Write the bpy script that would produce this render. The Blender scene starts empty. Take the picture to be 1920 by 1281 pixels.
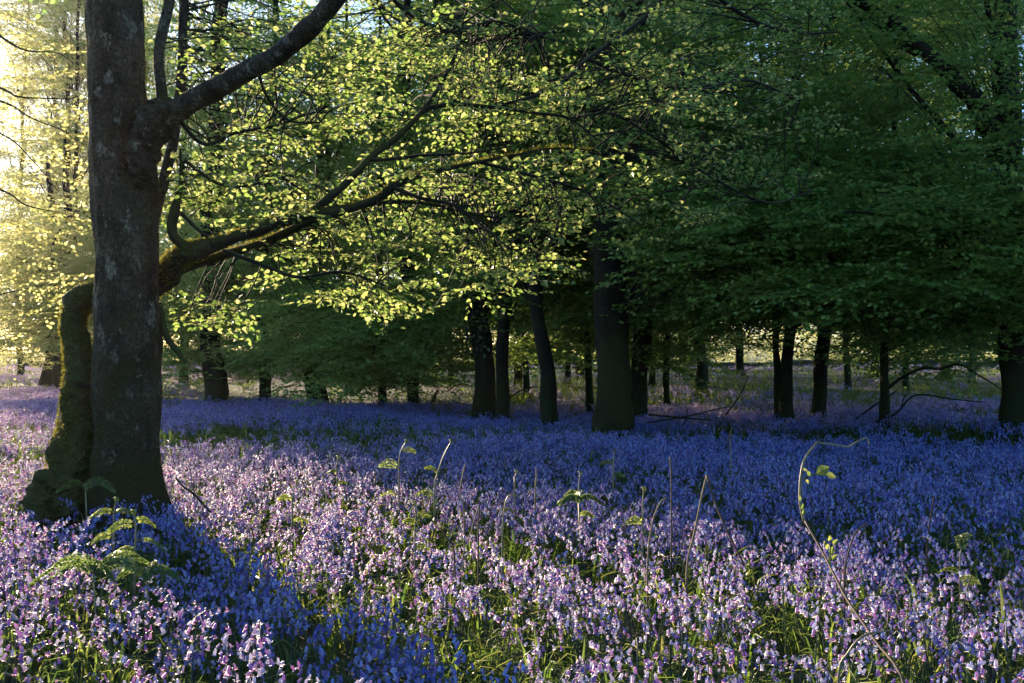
import bpy, math, random
import numpy as np
from mathutils import Vector, noise as mnoise

random.seed(7)
rng = np.random.default_rng(7)
scene = bpy.context.scene
C = scene.collection

# ------------------------------------------------------------------ camera, world, sun, exposure
CAMH, F, HOR = 1.3, 1867.0, 655.0
cam_d = bpy.data.cameras.new('camera')
cam = bpy.data.objects.new('camera', cam_d)
C.objects.link(cam)
cam.location = (0, 0, CAMH)
cam.rotation_euler = (math.radians(90), 0, 0)
cam_d.sensor_width = 36.0
cam_d.lens = 36.0 * F / 1920.0
cam_d.shift_y = (HOR - 640.5) / 1920.0
cam_d.clip_start = 0.05
cam_d.clip_end = 2000
scene.camera = cam

SUN_AZ, SUN_EL = math.radians(33.8), math.radians(13.0)      # azimuth to the left of the view axis (+Y)
sdir = Vector((-math.sin(SUN_AZ) * math.cos(SUN_EL), math.cos(SUN_AZ) * math.cos(SUN_EL), math.sin(SUN_EL)))
world = bpy.data.worlds.new('World')
scene.world = world
world.use_nodes = True
wn = world.node_tree
wn.nodes.clear()
sky = wn.nodes.new('ShaderNodeTexSky')
sky.sky_type = 'NISHITA'
sky.sun_disc = False
sky.sun_elevation = SUN_EL
sky.sun_rotation = -SUN_AZ
sky.air_density = 1.0
sky.dust_density = 0.7
sky.ozone_density = 4.0
bg = wn.nodes.new('ShaderNodeBackground')
bg.inputs['Strength'].default_value = 0.088
wo = wn.nodes.new('ShaderNodeOutputWorld')
wn.links.new(sky.outputs[0], bg.inputs[0])
wn.links.new(bg.outputs[0], wo.inputs[0])

sl = bpy.data.lights.new('sun', 'SUN')
sl.energy = 5.0
sl.angle = math.radians(0.53)
sl.color = (1.0, 0.80, 0.56)
sun = bpy.data.objects.new('sun', sl)
C.objects.link(sun)
sun.rotation_euler = (-sdir).to_track_quat('-Z', 'Y').to_euler()
sun.location = (-20, 30, 20)

scene.view_settings.view_transform = 'Standard'
scene.view_settings.look = 'None'
scene.view_settings.exposure = 1.95
scene.view_settings.gamma = 1.0
cy = scene.cycles
cy.max_bounces = 6
cy.diffuse_bounces = 5
cy.denoising_prefilter = 'NONE'
cy.glossy_bounces = 2
cy.transmission_bounces = 3
cy.volume_bounces = 0
cy.transparent_max_bounces = 4
cy.use_denoising = True
cy.caustics_reflective = False
cy.caustics_refractive = False
cy.sample_clamp_indirect = 4.0

# ------------------------------------------------------------------ helpers
def W(px, py, Y):
    """point at distance Y that shows at (px, py) of the 1920 px photograph"""
    return np.array([(px - 960.0) / F * Y, Y, CAMH - (py - HOR) / F * Y])

def gz(x, y):
    """ground height"""
    x = np.asarray(x, float); y = np.asarray(y, float)
    r = np.clip((y - 6) / 20, 0, 1)
    return (0.035 * np.sin(x * 0.9 + 1.3) * np.sin(y * 0.7 + .4) + 0.02 * np.sin(x * 2.1 + y * 1.3)
            + r * 0.10 * np.sin(x * 0.33 + .5) * np.cos(y * 0.21)
            + 0.16 * np.exp(-(((x - 6.0) / 2.2) ** 2 + ((y - 12.2) / 0.9) ** 2)))

class MB:
    def __init__(s):
        s.v = []; s.loops = []; s.tot = []; s.n = 0
    def add(s, V, Fc):
        V = np.asarray(V, float).reshape(-1, 3)
        s.v.append(V)
        for f in (Fc if isinstance(Fc, list) else [Fc]):
            f = np.asarray(f, int)
            if f.size == 0: continue
            s.loops.append((f + s.n).ravel()); s.tot.append(np.full(len(f), f.shape[1], int))
        s.n += len(V)
    def mesh(s, name, mat=None, smooth=True):
        me = bpy.data.meshes.new(name)
        if s.n:
            V = np.concatenate(s.v)
            me.vertices.add(len(V)); me.vertices.foreach_set('co', V.ravel().astype('f'))
            if s.loops:
                L = np.concatenate(s.loops); T = np.concatenate(s.tot)
                me.loops.add(len(L)); me.loops.foreach_set('vertex_index', L.astype('i'))
                me.polygons.add(len(T))
                st = np.concatenate([[0], np.cumsum(T)[:-1]])
                me.polygons.foreach_set('loop_start', st.astype('i'))
                me.polygons.foreach_set('loop_total', T.astype('i'))
                me.polygons.foreach_set('use_smooth', np.full(len(T), smooth))
            me.update(calc_edges=True)
            me.validate()
        if mat: me.materials.append(mat)
        return me
    def build(s, name, mat, parent=None, smooth=True, kind=None):
        o = bpy.data.objects.new(name, s.mesh(name, mat, smooth))
        C.objects.link(o)
        if parent: o.parent = parent; o.location = -Vector(parent.location)
        if kind: o['kind'] = kind
        return o

def thing(name, label, cat, loc=(0, 0, 0), group=None):
    o = bpy.data.objects.new(name, None)
    C.objects.link(o)
    o.location = [float(a) for a in loc]
    o.empty_display_size = 0.2
    o['label'] = label; o['category'] = cat
    if group: o['group'] = group
    return o

def spline(P, n):
    """Catmull-Rom through the points, n samples; columns beyond xyz are carried along"""
    P = np.asarray(P, float)
    if len(P) == 2:
        t = np.linspace(0, 1, n)[:, None]
        return P[0] * (1 - t) + P[1] * t
    Q = np.vstack([2 * P[0] - P[1], P, 2 * P[-1] - P[-2]])
    d = np.concatenate([[0], np.cumsum(np.linalg.norm(np.diff(P[:, :3], axis=0), axis=1))])
    u = np.linspace(0, d[-1], n)
    k = np.clip(np.searchsorted(d, u, side='right') - 1, 0, len(P) - 2)
    t = ((u - d[k]) / np.maximum(d[k + 1] - d[k], 1e-9))[:, None]
    a, b, c, e = Q[k], Q[k + 1], Q[k + 2], Q[k + 3]
    R = 0.5 * (2 * b + (c - a) * t + (2 * a - 5 * b + 4 * c - e) * t ** 2 + (3 * b - a - 3 * c + e) * t ** 3)
    if P.shape[1] > 3:
        lin = P[k] * (1 - t) + P[k + 1] * t
        R[:, 3:] = lin[:, 3:]
    return R

def tube(mb, path, rad, seg=8, rough=0.0, freq=3.0, cap=True, seed=0.0, disp=0.0):
    """tapered tube with a wandering skin"""
    path = np.asarray(path, float); rad = np.broadcast_to(np.asarray(rad, float), (len(path),))
    n = len(path)
    T = np.gradient(path, axis=0)
    T /= np.maximum(np.linalg.norm(T, axis=1)[:, None], 1e-9)
    N = np.zeros_like(T)
    ref = np.array([0, 1.0, 0]) if abs(T[0][1]) < 0.9 else np.array([1.0, 0, 0])
    nn = np.cross(T[0], ref); nn /= np.linalg.norm(nn); N[0] = nn
    for i in range(1, n):
        a = N[i - 1] - T[i] * np.dot(N[i - 1], T[i]); l = np.linalg.norm(a)
        N[i] = a / l if l > 1e-6 else N[i - 1]
    B = np.cross(T, N)
    ang = np.linspace(0, 2 * math.pi, seg, endpoint=False)
    r = rad[:, None] * np.ones((1, seg))
    if rough > 0:
        s = np.linspace(0, 1, n)[:, None] * freq * 6
        A = ang[None, :]
        r = r * (1 + rough * (np.sin(2 * A + s + seed) * .5 + np.sin(3 * A - 1.7 * s + seed * 2) * .35
                              + np.sin(5 * A + 2.9 * s + seed * 3) * .2 + np.sin(A + 4.3 * s + seed) * .3))
    V = path[:, None, :] + r[..., None] * (np.cos(ang)[None, :, None] * N[:, None, :] + np.sin(ang)[None, :, None] * B[:, None, :])
    i = np.arange(n - 1)[:, None] * seg; j = np.arange(seg)[None, :]; j2 = (j + 1) % seg
    Q = np.stack([i + j, i + j2, i + seg + j2, i + seg + j], -1).reshape(-1, 4)
    if disp > 0:
        D = V - path[:, None, :]
        for a_ in range(n):
            for b_ in range(seg):
                q = Vector(V[a_, b_]) 
                k_ = mnoise.fractal(q * 6, .8, 2.1, 3) * 1.0 + (.3 - abs(mnoise.noise(q * 12))) * .9 + mnoise.noise(q * 22) * .35 + mnoise.noise(q * 50) * .2
                V[a_, b_] += D[a_, b_] * k_ * disp
    V = V.reshape(-1, 3)
    fs = [Q]
    if cap:
        V = np.vstack([V, path[-1] + T[-1] * rad[-1] * .4, path[0] - T[0] * rad[0] * .2])
        e = (n - 1) * seg
        fs.append(np.stack([e + np.arange(seg), e + (np.arange(seg) + 1) % seg, np.full(seg, n * seg)], -1))
        fs.append(np.stack([(np.arange(seg) + 1) % seg, np.arange(seg), np.full(seg, n * seg + 1)], -1))
    mb.add(V, fs)

def unit(a):
    return a / np.maximum(np.linalg.norm(a, axis=-1, keepdims=True), 1e-9)

LEAF_A = np.array([[0, 0, 0], [-.36, .30, .08], [0, .32, -.03], [.36, .30, .08], [-.29, .66, .07], [0, .66, -.05], [.29, .66, .07], [0, 1.05, -.08]])
LEAF_AF = [np.array([[0, 2, 1], [0, 3, 2], [4, 5, 7], [5, 6, 7]]), np.array([[1, 2, 5, 4], [2, 3, 6, 5]])]
LEAF_B = np.array([[0, 0, 0], [-.32, .42, .06], [.32, .42, .06], [-.22, .78, .04], [.22, .78, .04], [0, 1.0, 0.0]])
LEAF_BF = [np.array([[0, 2, 1], [3, 4, 5]]), np.array([[1, 2, 4, 3]])]

def leaves(mb, pos, d, up, size, lv=LEAF_A, lf=LEAF_AF):
    """many leaves at once"""
    pos = np.asarray(pos, float); N = len(pos)
    if N == 0: return
    d = unit(np.asarray(d, float)); up = np.asarray(up, float)
    x = unit(np.cross(d, up)); z = np.cross(x, d)
    s = np.broadcast_to(np.asarray(size, float), (N,))[:, None, None]
    V = pos[:, None, :] + s * (lv[None, :, 0:1] * x[:, None, :] + lv[None, :, 1:2] * d[:, None, :] + lv[None, :, 2:3] * z[:, None, :])
    k = len(lv); off = (np.arange(N) * k)[:, None, None]
    mb.add(V.reshape(-1, 3), [(f[None] + off).reshape(-1, f.shape[1]) for f in lf])

# ------------------------------------------------------------------ materials
def newmat(name):
    m = bpy.data.materials.new(name); m.use_nodes = True
    nt = m.node_tree; nt.nodes.clear()
    out = nt.nodes.new('ShaderNodeOutputMaterial')
    return m, nt, out

def N_(nt, t, **kw):
    n = nt.nodes.new(t)
    for k, v in kw.items():
        if hasattr(n, k): setattr(n, k, v)
        else: n.inputs[k.replace('_', ' ')].default_value = v
    return n

def ramp(nt, fac, stops):
    r = nt.nodes.new('ShaderNodeValToRGB')
    el = r.color_ramp.elements
    while len(el) < len(stops): el.new(0.5)
    for e, (p, c) in zip(el, stops):
        e.position = p; e.color = (*c, 1) if len(c) == 3 else c
    nt.links.new(fac, r.inputs[0])
    return r.outputs[0]

def mixc(nt, fac, a, b):
    m = nt.nodes.new('ShaderNodeMix'); m.data_type = 'RGBA'
    for s, v in ((m.inputs[0], fac), (m.inputs[6], a), (m.inputs[7], b)):
        if hasattr(v, 'is_linked') or hasattr(v, 'links'): nt.links.new(v, s)
        else: s.default_value = v if isinstance(v, (int, float)) else (*v, 1)
    return m.outputs[2]

def leafmat(name, stops, trans, tfac=0.5, rough=0.45, spec=0.4, island=True):
    """thin leaf: reflecting face plus light let through"""
    m, nt, out = newmat(name)
    if island:
        g = nt.nodes.new('ShaderNodeNewGeometry'); rnd = g.outputs['Random Per Island']
    oi = nt.nodes.new('ShaderNodeObjectInfo')
    if island:
        ad = N_(nt, 'ShaderNodeMath', operation='ADD'); nt.links.new(rnd, ad.inputs[0]); nt.links.new(oi.outputs['Random'], ad.inputs[1])
        fr = N_(nt, 'ShaderNodeMath', operation='FRACT'); nt.links.new(ad.outputs[0], fr.inputs[0]); fac = fr.outputs[0]
    else: fac = oi.outputs['Random']
    col = ramp(nt, fac, stops)
    tcol = ramp(nt, fac, trans)
    p = nt.nodes.new('ShaderNodeBsdfPrincipled')
    nt.links.new(col, p.inputs['Base Color']); p.inputs['Roughness'].default_value = rough
    p.inputs['Specular IOR Level'].default_value = spec
    t = nt.nodes.new('ShaderNodeBsdfTranslucent'); nt.links.new(tcol, t.inputs[0])
    mx = nt.nodes.new('ShaderNodeMixShader'); mx.inputs[0].default_value = tfac
    nt.links.new(p.outputs[0], mx.inputs[1]); nt.links.new(t.outputs[0], mx.inputs[2])
    nt.links.new(mx.outputs[0], out.inputs[0])
    return m

M = {}
M['leaf'] = leafmat('beech_leaf', [(0, (.045, .11, .03)), (.5, (.06, .15, .035)), (1, (.09, .17, .04))],
                    [(0, (.22, .38, .07)), (.55, (.44, .56, .14)), (1, (.72, .72, .28))], 0.48)
M['leaf_far'] = leafmat('canopy_leaf', [(0, (.065, .135, .028)), (.5, (.095, .18, .034)), (1, (.14, .21, .04))],
                        [(0, (.20, .38, .08)), (.6, (.34, .48, .10)), (1, (.50, .54, .12))], 0.5, 0.45, 0.4)
M['leaf_fresh_lifted'] = leafmat('fresh_leaf_lifted', [(0, (.10, .20, .04)), (.5, (.14, .26, .05)), (1, (.20, .31, .055))],
                          [(0, (.20, .42, .10)), (.6, (.32, .54, .13)), (1, (.46, .60, .16))], 0.45, 0.4, 0.6)  # fresh green, brightened further for crowns that catch little sky light
M['leaf_sunglow'] = leafmat('sunglow_leaf', [(0, (.07, .12, .03)), (.5, (.09, .14, .035)), (1, (.12, .15, .04))],
                         [(0, (.55, .62, .20)), (.6, (.74, .72, .28)), (1, (.85, .74, .34))], 0.6)  # beech leaf with the golden backlight and haze glow put into its colour
M['ivy'] = leafmat('ivy_leaf', [(0, (.012, .035, .012)), (1, (.03, .06, .018))], [(0, (.04, .1, .02)), (1, (.1, .16, .03))], 0.2, 0.35, 0.5)
M['petal'] = leafmat('bluebell_petal', [(0, (.004, .085, .48)), (.4, (.008, .135, .64)), (.8, (.018, .19, .76)), (1, (.08, .26, .80))],
                     [(0, (.38, .18, .40)), (.4, (.88, .50, .56)), (.68, (1.0, .90, .80))], 0.48, 0.40, .6)
M['strap'] = leafmat('bluebell_leaf', [(0, (.02, .055, .014)), (.5, (.035, .085, .02)), (1, (.06, .11, .03))],
                     [(0, (.12, .24, .03)), (.6, (.26, .36, .06)), (1, (.46, .48, .12))], 0.4, 0.4, 0.5)
M['stem'] = leafmat('flower_stem', [(0, (.04, .09, .03)), (1, (.08, .07, .10))], [(0, (.12, .2, .04)), (1, (.2, .2, .06))], 0.2)
M['fern_dim'] = leafmat('green_fern_leaf', [(0, (.04, .09, .03)), (1, (.07, .12, .035))], [(0, (.14, .24, .05)), (1, (.28, .36, .09))], 0.35)
M['fern'] = leafmat('fern_leaf', [(0, (.05, .11, .03)), (1, (.10, .15, .04))], [(0, (.22, .34, .06)), (1, (.50, .52, .14))], 0.45)
M['moss'] = leafmat('moss_fuzz', [(0, (.03, .05, .008)), (1, (.07, .08, .015))], [(0, (.14, .16, .02)), (1, (.34, .28, .05))], 0.45, 0.8, 0.1)

def barkmat(name, base, dark, lichen, moss, lich_amt, moss_h, scale=1.0, bump=0.6):
    m, nt, out = newmat(name)
    tc = nt.nodes.new('ShaderNodeNewGeometry')
    pos = tc.outputs['Position']
    def tex(sc, vec=None, det=5, rough=.6, stretch=None):
        mp = nt.nodes.new('ShaderNodeMapping')
        if stretch: mp.inputs['Scale'].default_value = stretch
        nt.links.new(vec or pos, mp.inputs[0])
        t = N_(nt, 'ShaderNodeTexNoise'); t.inputs['Scale'].default_value = sc; t.inputs['Detail'].default_value = det
        t.inputs['Roughness'].default_value = rough
        nt.links.new(mp.outputs[0], t.inputs[0])
        return t.outputs[0]
    n1 = tex(3.2 * scale, stretch=(1, 1, .6))
    n2 = tex(16 * scale, stretch=(1, 1, 1.6))
    n3 = tex(60 * scale, stretch=(1, 1, .35))
    c = ramp(nt, n1, [(.35, dark), (.65, base)])
    c = mixc(nt, ramp(nt, n2, [(.45, (0, 0, 0)), (.62, (.55, .55, .55))]), c, tuple(a * .45 for a in dark))
    nl = tex(5.5 * scale, det=8, rough=.72, stretch=(1, 1, .7))
    c = mixc(nt, ramp(nt, nl, [(lich_amt, (0, 0, 0)), (lich_amt + .022, (.7, .7, .7))]), c, lichen)
    c = mixc(nt, ramp(nt, n3, [(.40, (.75, .75, .75)), (.60, (0, 0, 0))]), c, tuple(a * .35 for a in dark))
    nm = tex(2.0, det=6, rough=.65)
    sx = nt.nodes.new('ShaderNodeSeparateXYZ'); nt.links.new(pos, sx.inputs[0])
    sn = nt.nodes.new('ShaderNodeSeparateXYZ'); nt.links.new(tc.outputs['Normal'], sn.inputs[0])
    # moss grows on the upper faces and low on the stem
    a = N_(nt, 'ShaderNodeMath', operation='MULTIPLY_ADD'); nt.links.new(sn.outputs[2], a.inputs[0]); a.inputs[1].default_value = .35
    nt.links.new(nm, a.inputs[2])
    h = N_(nt, 'ShaderNodeMapRange'); nt.links.new(sx.outputs[2], h.inputs[0])
    h.inputs[1].default_value = 0; h.inputs[2].default_value = moss_h; h.inputs[3].default_value = .32; h.inputs[4].default_value = -.05
    ad = N_(nt, 'ShaderNodeMath', operation='ADD'); nt.links.new(a.outputs[0], ad.inputs[0]); nt.links.new(h.outputs[0], ad.inputs[1])
    c = mixc(nt, ramp(nt, ad.outputs[0], [(.52, (0, 0, 0)), (.68, (1, 1, 1))]), c, moss)
    p = nt.nodes.new('ShaderNodeBsdfPrincipled')
    nt.links.new(c, p.inputs['Base Color']); p.inputs['Roughness'].default_value = .85
    p.inputs['Specular IOR Level'].default_value = .25
    s = N_(nt, 'ShaderNodeMath', operation='MULTIPLY_ADD'); nt.links.new(n3, s.inputs[0]); s.inputs[1].default_value = .6; nt.links.new(n2, s.inputs[2])
    b = N_(nt, 'ShaderNodeBump'); b.inputs['Strength'].default_value = bump; b.inputs['Distance'].default_value = .02
    nt.links.new(s.outputs[0], b.inputs['Height']); nt.links.new(b.outputs[0], p.inputs['Normal'])
    nt.links.new(p.outputs[0], out.inputs[0])
    return m
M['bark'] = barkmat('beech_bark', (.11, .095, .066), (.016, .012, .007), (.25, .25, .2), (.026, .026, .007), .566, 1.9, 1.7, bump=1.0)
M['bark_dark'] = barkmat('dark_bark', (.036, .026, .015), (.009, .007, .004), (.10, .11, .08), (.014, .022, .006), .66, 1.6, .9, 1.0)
M['bark_moss'] = barkmat('mossy_bark', (.05, .042, .025), (.016, .013, .007), (.30, .31, .26), (.04, .042, .010), .66, 3.6)
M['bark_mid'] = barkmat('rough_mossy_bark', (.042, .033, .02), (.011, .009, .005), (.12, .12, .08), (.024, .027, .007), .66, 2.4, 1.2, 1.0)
M['twig'] = barkmat('twig_bark', (.032, .026, .02), (.014, .011, .008), (.2, .2, .18), (.05, .05, .02), .72, .5)

def simple(name, col, rough=.8):
    m, nt, out = newmat(name)
    t = N_(nt, 'ShaderNodeTexNoise'); t.inputs['Scale'].default_value = 25
    g = nt.nodes.new('ShaderNodeNewGeometry'); nt.links.new(g.outputs['Position'], t.inputs[0])
    c = ramp(nt, t.outputs[0], [(.3, tuple(a * .55 for a in col)), (.7, col)])
    p = nt.nodes.new('ShaderNodeBsdfPrincipled'); nt.links.new(c, p.inputs['Base Color']); p.inputs['Roughness'].default_value = rough
    nt.links.new(p.outputs[0], out.inputs[0]); return m
M['dead'] = simple('dead_stalk', (.26, .17, .09))
M['dead_dark'] = simple('dark_dead_stalk', (.09, .05, .035))
M['bramble'] = simple('bramble_stem', (.24, .20, .10), .5)
M['stone'] = simple('mossy_stone', (.06, .06, .045))

m, nt, out = newmat('wood_floor')
g = nt.nodes.new('ShaderNodeNewGeometry')
t1 = N_(nt, 'ShaderNodeTexNoise'); t1.inputs['Scale'].default_value = .35; t1.inputs['Detail'].default_value = 6
t2 = N_(nt, 'ShaderNodeTexNoise'); t2.inputs['Scale'].default_value = 9; t2.inputs['Detail'].default_value = 8; t2.inputs['Roughness'].default_value = .7
t3 = N_(nt, 'ShaderNodeTexVoronoi'); t3.inputs['Scale'].default_value = 22
for t in (t1, t2, t3): nt.links.new(g.outputs['Position'], t.inputs[0])
litter = ramp(nt, t3.outputs['Color'], [(.2, (.025, .015, .009)), (.6, (.06, .037, .022)), (.95, (.11, .075, .045))])
green = ramp(nt, t2.outputs[0], [(.35, (.015, .03, .008)), (.65, (.05, .08, .02))])
sy = nt.nodes.new('ShaderNodeSeparateXYZ'); nt.links.new(g.outputs['Position'], sy.inputs[0])
far = N_(nt, 'ShaderNodeMapRange'); nt.links.new(sy.outputs[1], far.inputs[0]); far.inputs[1].default_value = 58; far.inputs[2].default_value = 64
fm = mixc(nt, ramp(nt, t1.outputs[0], [(.42, (0, 0, 0)), (.56, (1, 1, 1))]), litter, green)
fm = mixc(nt, far.outputs[0], fm, (.06, .09, .025))
p = nt.nodes.new('ShaderNodeBsdfPrincipled'); nt.links.new(fm, p.inputs['Base Color']); p.inputs['Roughness'].default_value = .95
b = N_(nt, 'ShaderNodeBump'); b.inputs['Distance'].default_value = .04; nt.links.new(t2.outputs[0], b.inputs['Height']); nt.links.new(b.outputs[0], p.inputs['Normal'])
nt.links.new(p.outputs[0], out.inputs[0]); M['ground'] = m

# ------------------------------------------------------------------ scatter node groups (only for leaves and ground cover)
def src_collection(name, meshes):
    col = bpy.data.collections.new(name)
    for i, me in enumerate(meshes):
        o = bpy.data.objects.new('%s_%02d' % (name, i), me); col.objects.link(o)
    return col

def scatter_group(name, col):
    ng = bpy.data.node_groups.new(name, 'GeometryNodeTree')
    ng.interface.new_socket('Geometry', in_out='INPUT', socket_type='NodeSocketGeometry')
    ng.interface.new_socket('Geometry', in_out='OUTPUT', socket_type='NodeSocketGeometry')
    gi = ng.nodes.new('NodeGroupInput'); go = ng.nodes.new('NodeGroupOutput')
    ci = ng.nodes.new('GeometryNodeCollectionInfo'); ci.inputs['Collection'].default_value = col
    ci.inputs['Separate Children'].default_value = True; ci.inputs['Reset Children'].default_value = True
    ip = ng.nodes.new('GeometryNodeInstanceOnPoints'); ip.inputs['Pick Instance'].default_value = True
    def attr(n, t):
        a = ng.nodes.new('GeometryNodeInputNamedAttribute'); a.data_type = t; a.inputs[0].default_value = n
        return a.outputs[0]
    L = ng.links.new
    L(gi.outputs[0], ip.inputs['Points']); L(ci.outputs[0], ip.inputs['Instance'])
    L(attr('pick', 'INT'), ip.inputs['Instance Index'])
    er = ng.nodes.new('FunctionNodeEulerToRotation'); L(attr('rot', 'FLOAT_VECTOR'), er.inputs[0]); L(er.outputs[0], ip.inputs['Rotation'])
    L(attr('scl', 'FLOAT_VECTOR'), ip.inputs['Scale'])
    L(ip.outputs[0], go.inputs[0])
    return ng

def scatter(name, ng, pos, rot, scl, pick, parent=None, mat=None):
    me = bpy.data.meshes.new(name)
    pos = np.asarray(pos, float); n = len(pos)
    me.vertices.add(n); me.vertices.foreach_set('co', pos.astype('f').ravel())
    scl = np.asarray(scl, float)
    if scl.ndim == 1: scl = np.repeat(scl[:, None], 3, 1)
    a = me.attributes.new('rot', 'FLOAT_VECTOR', 'POINT'); a.data.foreach_set('vector', np.asarray(rot, float).astype('f').ravel())
    a = me.attributes.new('scl', 'FLOAT_VECTOR', 'POINT'); a.data.foreach_set('vector', scl.astype('f').ravel())
    a = me.attributes.new('pick', 'INT', 'POINT'); a.data.foreach_set('value', np.asarray(pick).astype('i'))
    if mat: me.materials.append(mat)
    o = bpy.data.objects.new(name, me); C.objects.link(o)
    if parent: o.parent = parent; o.location = -Vector(parent.location)
    md = o.modifiers.new('scatter', 'NODES'); md.node_group = ng
    o['kind'] = 'stuff'
    return o

# ------------------------------------------------------------------ ground
def ground():
    ys = np.concatenate([np.linspace(-30, 0, 8), np.linspace(.5, 30, 90), np.linspace(31, 75, 45), np.linspace(80, 400, 20)])
    xs = np.concatenate([np.linspace(-400, -45, 14), np.linspace(-42, -16, 27), np.linspace(-15.5, 15.5, 94), np.linspace(16, 42, 27), np.linspace(45, 400, 14)])
    X, Y = np.meshgrid(xs, ys)
    Z = gz(X, Y)
    n, k = X.shape
    i = np.arange(n - 1)[:, None] * k; j = np.arange(k - 1)[None, :]
    Q = np.stack([i + j, i + j + 1, i + k + j + 1, i + k + j], -1).reshape(-1, 4)
    mb = MB(); mb.add(np.stack([X, Y, Z], -1).reshape(-1, 3), Q)
    o = mb.build('ground', M['ground'], kind='structure')
    o['label'] = 'wood floor of soil, leaf litter and grass under the bluebells'
ground()

# ------------------------------------------------------------------ leaf sprays for the canopies
def spray_mesh(name, mat, n_side=9, leaf=.058, seed=0, lv=LEAF_B, lf=LEAF_BF):
    r = np.random.default_rng(seed)
    mb = MB()
    L = .85
    main = spline(np.array([[0, 0, 0], [r.normal(0, .03), L * .5, .03], [r.normal(0, .06), L, -.06]]), 10)
    tube(mb, main, np.linspace(.006, .002, 10), 3, cap=False)
    pos, dr = [], []
    for i in range(n_side):
        t = (i + .7) / n_side
        p0 = main[int(t * 9)]
        s = 1 if i % 2 else -1
        ln = (.42 * (1 - t * .55)) * r.uniform(.7, 1.15)
        d = unit(np.array([s * .85, .6 + r.normal(0, .12), r.normal(-.02, .12)]))
        p1 = p0 + d * ln + np.array([0, 0, -.05 * ln])
        side = spline(np.array([p0, (p0 + p1) / 2 + [0, 0, .015], p1]), 4)
        tube(mb, side, np.linspace(.003, .0015, 4), 3, cap=False)
        m = max(3, int(ln / .052))
        for k in range(m):
            q = p0 + (p1 - p0) * (k + 1) / m
            sd = 1 if k % 2 else -1
            lat = np.array([-d[1], d[0], 0]) * sd
            pos.append(q); dr.append(d * .7 + lat * .8 + r.normal(0, .18, 3))
        pos.append(p1); dr.append(d + r.normal(0, .15, 3))
    for k in range(12):
        t = (k + .5) / 12
        q = main[int(t * 9)]; sd = 1 if k % 2 else -1
        pos.append(q); dr.append(np.array([sd * .7, .7, 0]) + r.normal(0, .2, 3))
    N = len(pos)
    up = np.array([0, 0, 1.0]) + r.normal(0, .75, (N, 3))
    leaves(mb, np.array(pos), np.array(dr), up, leaf * r.uniform(.75, 1.25, N), lv, lf)
    return mb.mesh(name, mat, smooth=False)

SPRAY = scatter_group('scatter_sprays', src_collection('spray', [spray_mesh('leaf_spray', M['leaf_far'], seed=s) for s in range(5)]))
SPRAY_FRESH = scatter_group('scatter_fresh', src_collection('fresh_spray', [spray_mesh('fresh_spray', M['leaf_fresh_lifted'], seed=s + 10) for s in range(5)]))
SPRAY_SUNGLOW = scatter_group('scatter_sunglow', src_collection('gold_spray', [spray_mesh('gold_spray', M['leaf_sunglow'], seed=s + 20) for s in range(4)]))  # leaf sprays with the sun glow in their colour
SPRAY_NEAR = scatter_group('scatter_near', src_collection('near_spray', [spray_mesh('near_spray', M['leaf'], seed=s + 40, lv=LEAF_A, lf=LEAF_AF) for s in range(4)]))

CA, SA, TE = math.cos(SUN_AZ), math.sin(SUN_AZ), math.tan(SUN_EL)
def in_window(p):
    """the gap in the trees the low sun shines through"""
    u = CA * p[0] + SA * p[1]; v = -SA * p[0] + CA * p[1]; v0 = v - (p[2] - .3) / TE
    if v < 8: return False
    if u < 2.9: return v0 < 24
    return u < 4.9 and -14 < v0 < 8.9 - (u - 2.27) * 2.34

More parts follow.
